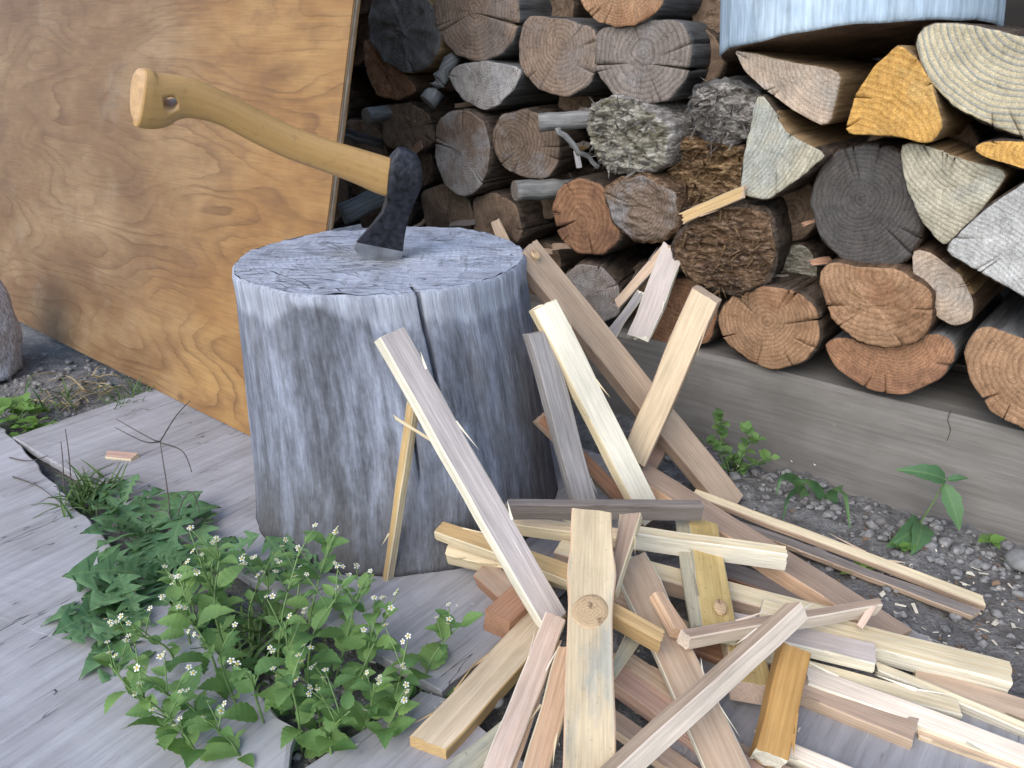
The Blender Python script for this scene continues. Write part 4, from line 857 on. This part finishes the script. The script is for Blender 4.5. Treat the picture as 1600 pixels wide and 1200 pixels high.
def beam():
    s0_, s1_ = F2(560, 500)[0]-.2, F2(1700, 800)[0]+.25; zb, zt_ = -.02, .178; n = 90; cs = (s0_+s1_)/2; V_, L_, F_ = [], [], []
    w0, w1 = 0.0, .20
    sec0 = [(w0, zb), (w0, zb+.05), (w0, zb+.10), (w0, zb+.15), (w0, zt_-.008), (w0+.008, zt_), (w0+.1, zt_), (w1, zt_), (w1, zb)]
    for i in range(n+1):
        s = s0_+(s1_-s0_)*i/n
        for k, (w, z) in enumerate(sec0):
            ww = w+(.0025*fr(s*6, z*9, 1)+.001*fr(s*30, z*60, 2) if k < 6 else 0); zz = z+(.003*fr(s*5, 3, k) if k >= 4 else 0)
            V_.append(UR*(s-cs)+WB*ww+ZV*zz); L_.append((s, ww, zz))
    m = len(sec0)
    for i in range(n):
        for k in range(m): F_.append((i*m+k, i*m+(k+1) % m, (i+1)*m+(k+1) % m, (i+1)*m+k))
    F_.append(tuple(range(m))); F_.append(tuple(range(n*m, n*m+m)))
    me = mesh_from(V_, F_, [M['beam']], None, False, L_); bm = bmesh.new(); bm.from_mesh(me); bmesh.ops.recalc_face_normals(bm, faces=bm.faces); bm.to_mesh(me); bm.free()
    b = tag(obj('sleeper_beam', me, mw=Matrix.Translation(UR*cs+WB*FACE)), 'thick grey brown timber beam lying along the foot of the woodpile', 'beam')
    # a weathering check down its face
    pts = [fq(1486, 640, .001), fq(1481, 655, .0005), fq(1485, 672, .0005), fq(1479, 690, .001)]
    V_, F_, L_ = tube([p-b.location for p in curve_pts(pts, 14)], [.0004+.0009*abs(nz(i*.9, 3.3)) for i in range(14)], 5)
    obj('crack', mesh_from(V_, F_, [M['crack']], None, True, L_), b)
    w2 = w0+FACE+.30
    V_, L_, F_ = [], [], []
    b2 = b.copy(); COL.objects.link(b2); b2.location = UR*cs+WB*(FACE+.24); b2['label'] = 'second timber beam hidden behind the front one under the logs'
beam()
wr = empty('backing_wall', UR*-.5+WB*(FACE+.62), 'dark board wall added behind the woodpile', 'wall', rot=(0, 0, -AZ))  # added backing that blocks backlight through the gaps between logs
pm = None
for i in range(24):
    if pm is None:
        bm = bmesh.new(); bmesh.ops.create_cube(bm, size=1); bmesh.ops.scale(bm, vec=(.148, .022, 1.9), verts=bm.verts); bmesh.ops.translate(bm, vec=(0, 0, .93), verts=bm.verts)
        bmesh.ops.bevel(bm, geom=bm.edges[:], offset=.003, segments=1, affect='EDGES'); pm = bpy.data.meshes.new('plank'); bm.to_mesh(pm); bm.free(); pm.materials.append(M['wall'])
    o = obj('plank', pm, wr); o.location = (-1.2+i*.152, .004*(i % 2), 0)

# upright sawn block standing on the split logs
def upright():
    d = .13; s, z = F2(1333, 72, d); c = UR*s+WB*(FACE+d)+ZV*z
    r = 203*depth(c)/FPX; n = 120; hs = [0, .004, .012]+[.012+.3*i/12 for i in range(1, 13)]; V_, L_, F_, fm = [], [], [], []
    for h in hs:
        for i in range(n):
            a = 2*math.pi*i/n; q = r*(1+.02*nz(math.cos(a), math.sin(a), 2)+.006*nz(math.cos(a)*8, math.sin(a)*8, h*2))-(.003 if h == 0 else 0)
            V_.append(Vector((math.cos(a)*q, math.sin(a)*q, h+(.004*nz(math.cos(a)*4, math.sin(a)*4, 1) if h < .01 else 0)))); L_.append((math.cos(a)*q, math.sin(a)*q, h))
    for j in range(len(hs)-1):
        for i in range(n): F_.append((j*n+i, j*n+(i+1) % n, (j+1)*n+(i+1) % n, (j+1)*n+i)); fm.append(0)
    F_.append(tuple(range(n))[::-1]); F_.append(tuple(range((len(hs)-1)*n, len(hs)*n))); fm += [1, 1]
    o = obj('sawn_block', mesh_from(V_, F_, [M['s_white'], M['e_brown']], fm, [True]*(len(F_)-2)+[False]*2, L_)); o.location = c
    o.rotation_euler = (math.radians(-9), math.radians(-2.5), 0)
    tag(o, 'pale blue grey barkless sawn block standing upright on the split wedges', 'log')
upright()
# rough chunk at the left border
def chunk():
    c = P(-52, 585, -.01); V_, L_, F_ = [], [], []; n = 60; hs = [i*.24/20 for i in range(21)]
    for h in hs:
        for i in range(n):
            a = 2*math.pi*i/n; r = .125*(1-.5*abs(h/.24-.45)**2)*(1+.10*fr(math.cos(a)*3, math.sin(a)*3, h*14)+.03*fr(math.cos(a)*12, math.sin(a)*12, h*60))
            V_.append(Vector((math.cos(a)*r, math.sin(a)*r, h))); L_.append((math.cos(a)*r, math.sin(a)*r, h))
    for j in range(20):
        for i in range(n): F_.append((j*n+i, j*n+(i+1) % n, (j+1)*n+(i+1) % n, (j+1)*n+i))
    F_.append(tuple(range(n))[::-1]); F_.append(tuple(range(20*n, 21*n)))
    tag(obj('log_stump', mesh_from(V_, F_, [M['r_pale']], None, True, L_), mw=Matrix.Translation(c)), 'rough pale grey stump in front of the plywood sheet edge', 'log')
chunk()

# ------------------------------------------------------------------ soil litter
def litter(name, label, cat, n, region, size, mat, flat=False, seed=1, lift=0, sizes=2.2):
    rg = random.Random(seed); V_, F_ = [], []; ico = [Vector(v).normalized() for v in [(0,0,1),(.894,0,.447),(.276,.851,.447),(-.724,.526,.447),(-.724,-.526,.447),(.276,-.851,.447),(.724,.526,-.447),(-.276,.851,-.447),(-.894,0,-.447),(-.276,-.851,-.447),(.724,-.526,-.447),(0,0,-1)]]
    tri = [(0,1,2),(0,2,3),(0,3,4),(0,4,5),(0,5,1),(1,6,2),(2,7,3),(3,8,4),(4,9,5),(5,10,1),(2,6,7),(3,7,8),(4,8,9),(5,9,10),(1,10,6),(11,7,6),(11,8,7),(11,9,8),(11,10,9),(11,6,10)]
    k = 0
    while k < n:
        x = rg.uniform(region[0], region[1]); y = rg.uniform(region[2], region[3]); p = region[4](rg) if len(region) > 4 else (x, y)
        x, y = p; s = size*rg.uniform(.35, 1)**sizes*1.6; z = soil_h(x, y)+lift; b = len(V_)
        if flat:
            a = rg.uniform(0, 6.3); t = rg.uniform(-.5, .5); e = rg.uniform(1, 3.2); u = Vector((math.cos(a), math.sin(a), t*.5)); v = Vector((-math.sin(a), math.cos(a), rg.uniform(-.5, .5)))
            q = Vector((x, y, z+s*.5+.001)); w = u.cross(v)*s*.15
            V_ += [q-u*s*e-v*s*rg.uniform(.1, 1), q+u*s*e*rg.uniform(.6, 1)-v*s*rg.uniform(0, 1), q+u*s*e*rg.uniform(.3, .9)+v*s*rg.uniform(.3, 1), q-u*s*e*rg.uniform(.4, 1)+v*s*rg.uniform(.3, 1)]; V_ += [p_+w for p_ in V_[b:b+4]]
            F_ += [(b, b+3, b+2, b+1), (b+4, b+5, b+6, b+7)]+[(b+i, b+(i+1) % 4, b+4+(i+1) % 4, b+4+i) for i in range(4)]
        else:
            for d in ico:
                j = 1+.75*nz(d.x*1.3+k*1.7, d.y*1.3, d.z*1.3); V_.append(Vector((x+d.x*s*j, y+d.y*s*j*.9, z+s*.25+d.z*s*j*.7)))
            F_ += [tuple(b+i for i in f) for f in tri]
        k += 1
    return tag(obj(name, mesh_from(V_, F_, [mat], None, not flat)), label, cat, None, 'stuff')
def rpx(x0, x1, y0, y1):
    return lambda rg: tuple(P(rg.uniform(x0, x1), rg.uniform(y0, y1), 0)[:2])
def near_beam(rg):
    s = rg.uniform(F2(1000, 700)[0], F2(1650, 850)[0]); w = FACE-abs(rg.gauss(0, .09))-.012; p = UR*s+WB*w; return p.x, p.y
litter('soil_clods', 'grey crumbly soil clods scattered along the foot of the beam', 'soil', 620, (0, 1, 0, 1, near_beam), .0080, M['clod'], seed=3, sizes=3.4)
litter('soil_clods', 'grey crumbs and clods of soil on the bare ground right of the kindling', 'soil', 260, (0, 1, 0, 1, rpx(1250, 1750, 840, 1060)), .005, M['clod'], seed=4)
litter('wood_chips', 'whitish wood chips strewn over the bare soil by the thin laths', 'wood chips', 170, (0, 1, 0, 1, rpx(1360, 1700, 850, 1040)), .0034, M['chip'], True, 5, sizes=3)
litter('wood_chips', 'tan bark crumbs mixed into the bare soil by the beam', 'wood chips', 220, (0, 1, 0, 1, rpx(1150, 1700, 790, 1040)), .0026, M['chip2'], True, 6, sizes=3)
litter('soil_clods', 'dark soil crumbs beside the plywood foot', 'soil', 420, (0, 1, 0, 1, rpx(-120, 250, 540, 690)), .007, M['clod'], seed=8)
litter('soil_clods', 'dark crumbs of soil in the gap below the weeds', 'soil', 500, (0, 1, 0, 1, rpx(300, 720, 950, 1180)), .005, M['clod'], seed=9)
litter('sawdust', 'pale wood crumbs sprinkled on the grey sheets and under the kindling', 'wood chips', 160, (0, 1, 0, 1, rpx(420, 1300, 640, 1190)), .0018, M['chip'], True, 10, lift=.02)
def pebble(x, y, r, label):
    bm = bmesh.new(); bmesh.ops.create_icosphere(bm, subdivisions=3, radius=r)
    for v in bm.verts: v.co *= 1+.15*nz(v.co.x*60+x, v.co.y*60, v.co.z*60); v.co.z *= .6
    me = bpy.data.meshes.new('pebble'); bm.to_mesh(me); bm.free(); me.materials.append(M['stone']); me.polygons.foreach_set('use_smooth', [True]*len(me.polygons))
    c = P(x, y, 0); o = obj('pebble', me); o.location = (c.x, c.y, max(soil_h(c.x, c.y), -.002)+r*.45); tag(o, label, 'pebble', 'pebbles on the ground')
pebble(771, 1097, .012, 'small pale round pebble beside the broad pale gold board')
pebble(1278, 868, .014, 'greenish grey pebble in the soil behind the pale lath')
pebble(1597, 884, .024, 'large grey stone against the foot of the beam')

# ------------------------------------------------------------------ plants
def leaf_mesh(prof, fold=.25, droop=.35, curl=0.0, mat='leaf', n=None, name='leaf'):
    """unit leaf along +Y; prof: half widths (left and right alike) at even stations"""
    m = len(prof); V_, F_ = [], []
    for i, w in enumerate(prof):
        t = i/(m-1); y = t-.10*droop*t*t; z = .10*math.sin(t*2.2)-droop*t*t*.55
        V_ += [(-w, y-.25*w*curl, z+w*fold), (0, y, z-.004), (w, y-.25*w*curl, z+w*fold), (-w*.55, y, z+w*.55*fold+.02*math.sin(i*2.4)), (w*.55, y, z+w*.55*fold+.02*math.sin(i*2.4+1))]
    for i in range(m-1):
        a, b = i*5, i*5+5
        F_ += [(a, a+3, b+3, b), (a+3, a+1, b+1, b+3), (a+1, a+4, b+4, b+1), (a+4, a+2, b+2, b+4)]
    return mesh_from(V_, F_, [M[mat]], None, True, name=name)
def ovate(teeth=5, w=.33, k=0):
    n = teeth*3+3; p = []
    for i in range(n):
        t = i/(n-1); e = math.sin(math.pi*min(1, t**.72))**.85*w*(1-.15*t)
        e *= 1-.14*((i+k) % 3 == 0); p.append(max(e, .004 if t > .05 else .02))
    p[0] = .012; p[-1] = .002; return p
def runc(lobes=5, w=.20, k=0):
    p = [.012, .016, .022]
    for q in range(lobes):
        s = w*(.45+.55*(q+1)/lobes)*(1+.15*math.sin(q*3+k))
        p += [.05, s*.98, s*.78, s*.55, s*.34, .07]
    p += [w*.98, w*.95, w*.72, w*.42, w*.16, .002]; return p
def blade(w=.035): return [w*.8, w, w, w*.95, w*.85, w*.7, w*.5, w*.28, .001]
LV = {'ov': [leaf_mesh(ovate(5, .34, k), .22, d, mat='leaf') for k, d in ((0, .25), (1, .5), (2, .1), (0, .7))],
      'da': [leaf_mesh(runc(l, w, k), .25, d, 1.6, 'leafd') for l, w, k, d in ((3, .24, 0, .30), (2, .27, 1, .55), (4, .21, 2, .15), (3, .28, 3, .45))],
      'gr': [leaf_mesh(blade(), .5, d, 0, 'grass') for d in (.6, 1.0, .3)],
      'br': [leaf_mesh(ovate(2, .44, 1), .15, d, mat='leafy') for d in (.1, .3)],
      'rd': [leaf_mesh(ovate(2, .46, 1), .12, d, mat='leaf') for d in (.1, .35)],
      'po': [leaf_mesh(ovate(3, .20, 1), .3, d, mat='leafd') for d in (.4, .8)],
      'wb': [leaf_mesh(blade(.06), .5, d, 0, 'leafd') for d in (1.3, 1.7)],
      'dg': [leaf_mesh(blade(.03), .5, d, 0, 'straw') for d in (.6, 1.0)]}
def put_leaf(par, kind, pos, direction, size, roll=0.0, name='leaf', rg=rnd, up=None):
    d = Vector(direction).normalized(); up = Vector(up) if up else (ZV if abs(d.z) < .95 else Vector((0, 1, 0))); x = d.cross(up).normalized(); z = x.cross(d)
    m = Matrix((x, d, z)).transposed().to_4x4() @ Matrix.Rotation(roll, 4, 'Y')
    return obj(name, rg.choice(LV[kind]), par, Matrix.Translation(pos) @ m @ Matrix.Diagonal((size, size, size, 1)))
def flower_mesh():
    V_, F_, fm = [(0, 0, .0022)], [], []
    for i in range(8): a = i*math.pi/4; V_.append((.0022*math.cos(a), .0022*math.sin(a), .001))
    for i in range(8): F_.append((0, 1+i, 1+(i+1) % 8)); fm.append(1)
    for i in range(5):
        a = i*2*math.pi/5; b = len(V_); c, s = math.cos(a), math.sin(a)
        for r, w in ((.0018, .0009), (.0044, .0017), (.0050, .0009)):
            V_ += [(c*r-s*w, s*r+c*w, .0008), (c*r+s*w, s*r-c*w, .0008)]
        F_ += [(b, b+1, b+3, b+2), (b+2, b+3, b+5, b+4)]; fm += [0, 0]
    b = len(V_)
    for i in range(6): a = i*math.pi/3; V_.append((.0022*math.cos(a), .0022*math.sin(a), .001))
    V_.append((0, 0, -.004))
    for i in range(6): F_.append((b+i, b+6, b+(i+1) % 6)); fm.append(2)
    return mesh_from(V_, F_, [M['petal'], M['disc'], M['stem']], fm, False, name='flower')
FLW = flower_mesh()
def stem_obj(par, pts, r0, r1, mat='stem', name='stem', n=10):
    cp = curve_pts(pts, n); V_, F_, L_ = tube(cp, [r0+(r1-r0)*i/(n-1) for i in range(n)], 6)
    return obj(name, mesh_from(V_, F_, [M[mat]], None, True, L_), par), cp
def weed(px, py, h, lean, label, seed, ls=.045, nodes=4, branches=3, flowers=True, kind='ov', group='flowering weeds growing out of the gap', name='flowering_weed', stem_r=.0016, z0=None):
    """upright weed with opposite toothed leaves, forking near the top into little flowers"""
    rg = random.Random(seed); b = P(px, py, 0 if z0 is None else z0); b.z = soil_h(b.x, b.y) if z0 is None else z0
    e = empty(name, b, label, 'weed', group); L = Vector(lean)
    tip = Vector((L.x, L.y, h)); mid = Vector((L.x*.35+rg.uniform(-.01, .01), L.y*.35+rg.uniform(-.01, .01), h*.55))
    _, cp = stem_obj(e, [Vector((0, 0, -.004)), mid, tip], stem_r, stem_r*.6)
    a0 = rg.uniform(0, 6.3)
    for i in range(nodes):
        t = (i+.8)/(nodes+.5); p = cp[min(9, int(t*9.5))]; a = a0+i*1.57+rg.uniform(-.3, .3)
        for sgn in (0, math.pi):
            s = ls*(1.05-.5*t)*rg.uniform(.5, 1.25); dv = Vector((math.cos(a+sgn), math.sin(a+sgn), rg.uniform(.1, .7))); put_leaf(e, kind, p+dv*.004, dv, s, rg.uniform(-.4, .4), rg=rg)
    for i in range(branches):
        t0 = cp[rg.choice([6, 7, 8])]; a = rg.uniform(0, 6.3); l = rg.uniform(.02, .05)
        q = t0+Vector((math.cos(a)*l*.6, math.sin(a)*l*.6, l)); stem_obj(e, [t0, t0.lerp(q, .5)+Vector((0, 0, .003)), q], stem_r*.6, stem_r*.35, n=6, name='stalk')
        put_leaf(e, kind, t0.lerp(q, .5), (math.cos(a+1), math.sin(a+1), .5), ls*rg.uniform(.3, .5), 0, rg=rg)
        if flowers:
            for k in range(rg.choice([1, 2, 2])):
                f = obj('flower', FLW, e); f.location = q+Vector((rg.uniform(-.006, .006)*k, rg.uniform(-.006, .006)*k, .003-.004*k)); f.rotation_euler = (rg.uniform(-.2, .9), rg.uniform(-.4, .4), rg.uniform(0, 6)); f.scale = (rg.uniform(.55, .85),)*3
    return e
WL = 'leafy flowering weed with tiny white blossoms in the clump between the grey sheets'
wspots = [(390,1000,.10,(.03,.05)),(430,1050,.13,(.04,.07)),(480,1075,.10,(.06,.02)),(540,1085,.09,(.06,.05)),(300,985,.08,(-.03,.02)),(345,1070,.10,(-.05,.0)),(280,1050,.08,(-.05,-.02)),(330,1130,.08,(-.03,-.05)),
          (420,1140,.09,(0,-.03)),(500,1130,.08,(.03,-.02)),(560,1140,.07,(.03,-.01)),(470,1010,.11,(.05,.06)),(380,1190,.08,(-.02,-.02)),(520,1190,.07,(.03,.0)),(250,1110,.06,(-.05,-.01)),(600,1105,.06,(.03,.01)),(410,960,.07,(.01,.02)),(350,940,.06,(-.02,.03)),(455,1100,.12,(.0,.02)),(310,1190,.07,(-.03,.0)),(570,1060,.07,(.02,.04)),(230,1050,.06,(-.03,.02)),(300,1020,.09,(-.02,.03)),(360,1030,.11,(.0,.03)),(440,1000,.09,(.03,.04)),(280,1150,.07,(-.03,-.02)),(470,1160,.08,(.0,-.01)),(380,1110,.10,(-.02,.0)),(520,1050,.09,(.04,.03)),(340,970,.07,(-.02,.02)),(600,1150,.05,(.02,-.01))]
for i, (x, y, h, l) in enumerate(wspots): weed(x, y, h*(1.05+.18*(i % 3)), (l[0]*.8, l[1]*.8), WL, 100+i, ls=.036+.009*((i*7) % 3), nodes=4+i % 2, branches=3)
weed(652, 1078, .080, (.055, .045), 'single flowering weed leaning over the broad pale gold board', 301, ls=.052, nodes=5, branches=3)
weed(500, 985, .07, (.06, .04), 'flowering weed with its tip against the thin leaning stick foot', 302, ls=.036, nodes=3, branches=3)
def rosette(px, py, n, size, label, seed, a0=0, a1=6.28, kind='da', group='dandelions in the gap', name='dandelion', elev=(.1, .6)):
    rg = random.Random(seed); b = P(px, py, 0); b.z = max(soil_h(b.x, b.y), -.004); e = empty(name, b, label, 'dandelion' if kind == 'da' else 'weed', group)
    for i in range(n):
        a = a0+(a1-a0)*(i+rg.uniform(.2, .8))/n; put_leaf(e, kind, Vector((math.cos(a)*.004, math.sin(a)*.004, .004)), (math.cos(a), math.sin(a), rg.uniform(*elev)), size*rg.uniform(.7, 1.15), rg.uniform(-.35, .35), rg=rg)
    return e
DL = 'dandelion with jagged dark leaves spreading over the cracked grey sheet'
rosette(232, 838, 11, .105, DL, 11, elev=(.25, .9)); rosette(262, 905, 9, .12, DL, 12, 1.5, 5.2, elev=(.12, .6)); rosette(215, 945, 7, .10, DL, 13, 2.0, 5.4, elev=(.1, .45)); rosette(330, 890, 8, .09, DL, 14, elev=(.3, .9)); rosette(190, 800, 8, .085, DL, 16, elev=(.3, 1))
rosette(232, 1000, 6, .10, DL, 17, 2.0, 5.0, elev=(.1, .5))
rosette(462, 905, 11, .085, 'dandelion with pointed leaves against the foot of the chopping block', 15, group=None, elev=(.2, 1.1))
rosette(300, 830, 8, .06, 'small dandelion with upright leaves beside the dry forked twig', 18, group=None, elev=(.4, 1.2))
def tuft(px, py, n, size, label, seed, kind='gr', group=None, spread=.02, elev=(.5, 2.2), name='grass_tuft', cat='grass', arc=(0, 6.28)):
    rg = random.Random(seed); b = P(px, py, 0); b.z = max(soil_h(b.x, b.y), -.006); e = empty(name, b, label, cat, group)
    for i in range(n):
        a = rg.uniform(*arc); o = Vector((rg.gauss(0, spread), rg.gauss(0, spread), 0)); put_leaf(e, kind, o, (math.cos(a), math.sin(a), rg.uniform(*elev)), size*rg.uniform(.5, 1.15), rg.uniform(-.5, .5), 'blade', rg)
    return e
tuft(150, 778, 60, .075, 'tuft of fine grass at the corner of the sheet under the block', 21); tuft(118, 800, 26, .065, 'short grass sprawling beside the fine grass tuft', 22); 
tuft(190, 640, 24, .05, 'small grass sprouts by the plywood foot', 23); tuft(140, 600, 26, .07, 'dry yellow grass under the plywood edge', 24, 'dg', spread=.04, elev=(.1, .6)); tuft(100, 615, 26, .075, 'dry straw lying on the soil next to the bright green seedling', 25, 'dg', spread=.04, elev=(.0, .4))
tuft(420, 1010, 60, .075, 'grass blades in the middle of the flowering weeds', 26, spread=.03)
# dry forked twig rising in front of the plywood
def twig(label, ctl, seed, mat='dry', r=.0013, name='dry_twig', cat='twig'):
    b = P(*ctl[0][0]); e = empty(name, b, label, cat, 'dry twigs')
    for c in ctl: stem_obj(e, [P(*p)-b for p in c], r, r*.5, mat, 'stalk', 14)
twig('dry forked dark twig rising beside the dandelions', [[(268,838,0),(262,770,.06),(250,690,.125)],[(250,690,.125),(235,685,.132),(182,655,.15)],[(250,690,.125),(225,690,.13),(180,668,.14)],[(250,690,.125),(275,650,.15),(297,626,.165)],[(251,692,.123),(285,705,.115),(300,738,.09)]], 1)
twig('two dark dry grass stalks standing in the grass tuft', [[(100,775,0),(98,720,.05),(95,690,.08)],[(112,772,0),(108,715,.05),(102,670,.09)]], 2)
twig('wiry dark stalk bent over the small dandelion', [[(270,850,0),(282,790,.05),(300,768,.07),(312,800,.05)],[(272,840,.01),(262,800,.04),(236,800,.03)]], 3)
twig('dark twigs lying in the notch between the grey sheets', [[(15,715,.012),(45,720,.016),(75,712,.014)],[(20,745,.012),(60,760,.016),(100,790,.014)]], 4)
# bright seedling at the left border
def clover(px, py, n, size, label, seed, kind='br', h=.04, group=None, spread=.03, name='seedling'):
    rg = random.Random(seed); b = P(px, py, 0); b.z = soil_h(b.x, b.y); e = empty(name, b, label, 'plant', group)
    for i in range(n):
        a = rg.uniform(0, 6.3); q = Vector((math.cos(a)*spread*rg.random(), math.sin(a)*spread*rg.random(), h*rg.uniform(.4, 1)))
        stem_obj(e, [Vector((0, 0, 0)), q*.5+Vector((0, 0, .004)), q], .0009, .0006, n=5, name='stalk')
        for k in range(2): put_leaf(e, kind, q, (math.cos(a+k*2.6), math.sin(a+k*2.6), rg.uniform(0, .5)), size*rg.uniform(.7, 1.1), rg.uniform(-.3, .3), rg=rg)
clover(20, 660, 22, .034, 'bright yellow green seedling at the end of the grey sheet', 31, spread=.06, h=.055); tuft(70, 640, 30, .06, 'green grass beside the bright yellow green seedling', 27, spread=.04); tuft(215, 620, 26, .055, 'low green sprouts at the corner of sheet and plywood', 28, spread=.03); clover(55, 672, 10, .026, 'small bright green seedling beside the larger one', 32, spread=.035)
clover(1340, 890, 3, .022, 'tiny yellow green seedling in the soil before the beam', 33, h=.012, spread=.02); clover(1410, 868, 3, .020, 'little round leaved sprout below the glossy pointed plant', 34, h=.018, spread=.018); clover(1555, 855, 3, .022, 'tiny bright clover sprout by the large grey stone', 35, h=.02, spread=.02); clover(1160, 735, 14, .018, 'low mat of small round leaves at the beam foot', 36, 'rd', .03, spread=.035)
# bushy round-leaved weed against the beam
def bushy():
    b = P(1140, 742, 0); b.z = soil_h(b.x, b.y); e = empty('round_leaved_weed', b, 'bushy weed with small round leaves growing against the beam', 'weed'); rg = random.Random(5)
    yy = b.y
    for c in ([(1140,742),(1128,690),(1113,645)], [(1142,740),(1165,700),(1185,685)], [(1145,740),(1180,722),(1205,715)], [(1138,738),(1118,700),(1100,690)], [(1130,690),(1125,668),(1130,650)], [(1150,735),(1168,690),(1165,670)], [(1135,740),(1110,725),(1095,735)]):
        pts = [P(x, y, y=yy-.01*i)-b for i, (x, y) in enumerate(c)]; pts[0].z = max(pts[0].z, 0)
        _, cp = stem_obj(e, pts, .0012, .0007)
        for i in range(3, 10):
            a = rg.uniform(0, 6.3); put_leaf(e, 'rd', cp[i], (math.cos(a), math.sin(a)-.3, rg.uniform(.1, .8)), .021*rg.uniform(.75, 1.15), rg.uniform(-.4, .4), rg=rg)
bushy()
def from_px(name, label, cat, root, yy, parts):
    b = P(*root, 0); b.z = soil_h(b.x, b.y); e = empty(name, b, label, cat)
    for kind_, a, c, sz, roll in parts:
        pa, pc = P(*a[:2], y=a[2])-b, P(*c[:2], y=c[2])-b
        if kind_ == 'stem': stem_obj(e, [pa, pa.lerp(pc, .5)+Vector((0, -.004, .004)), pc], .0014, .001)
        else: put_leaf(e, kind_, pa, pc-pa, sz*(pc-pa).length, roll, up=(0, -.85, .5))
    return e
yb = P(1290, 770, 0).y
def arch(name, label, group, root, ctls, w=.009):
    b = P(*root, 0); b.z = soil_h(b.x, b.y); e = empty(name, b, label, 'grass', group)
    for c in ctls:
        cp = curve_pts([P(x, y, y=yy)-b for x, y, yy in c], 16); V_, F_ = [], []
        for i, p in enumerate(cp):
            t = i/15; T = (cp[min(15, i+1)]-cp[max(0, i-1)]).normalized(); S = T.cross(Vector((0, -1, .25))).normalized(); ww = w*(.45+.55*math.sin(math.pi*min(1, t*1.1+.12)))*(1-t**5)
            V_ += [p-S*ww+Vector((0, -.0015, 0)), p+Vector((0, .0015, 0)), p+S*ww+Vector((0, -.0015, 0))]
        for i in range(15): F_ += [(i*3, i*3+1, i*3+4, i*3+3), (i*3+1, i*3+2, i*3+5, i*3+4)]
        obj('blade', mesh_from(V_, F_, [M['leafd']], None, True), e)
arch('broad_grass', 'broad arching grass blades in front of the beam between the laths and the bushy weed', None, (1262,790), [[(1262,788,yb),(1245,752,yb),(1222,745,yb-.04),(1212,775,yb-.06)],[(1262,788,yb),(1252,765,yb),(1232,775,yb-.07),(1222,814,yb-.12)],[(1290,792,yb-.01),(1278,765,yb-.01),(1262,752,yb-.02),(1240,748,yb-.03)]], .008)
arch('broad_grass', 'single broad grass blade bending over in the soil beside the arching grass', None, (1300,800), [[(1304,800,yb-.02),(1300,766,yb-.02),(1318,768,yb-.08),(1328,830,yb-.15)]], .010)
yc = P(1440, 830, 0).y
from_px('glossy_plant', 'dark glossy plant with pointed leaves in front of the beam', 'plant', (1430,828), yc, [('stem', (1432,826,yc), (1478,748,yc-.01), 1, 0), ('po', (1478,750,yc-.01), (1422,728,yc-.02), 1.1, .3), ('po', (1476,756,yc-.01), (1500,822,yc-.05), 1.15, .2), ('po', (1480,750,yc-.01), (1520,742,yc-.02), .9, -.5), ('po', (1436,815,yc), (1400,850,yc-.07), 1.1, 0), ('po', (1440,818,yc), (1430,865,yc-.09), .9, .4), ('po', (1436,818,yc), (1385,872,yc-.10), .7, .2)])
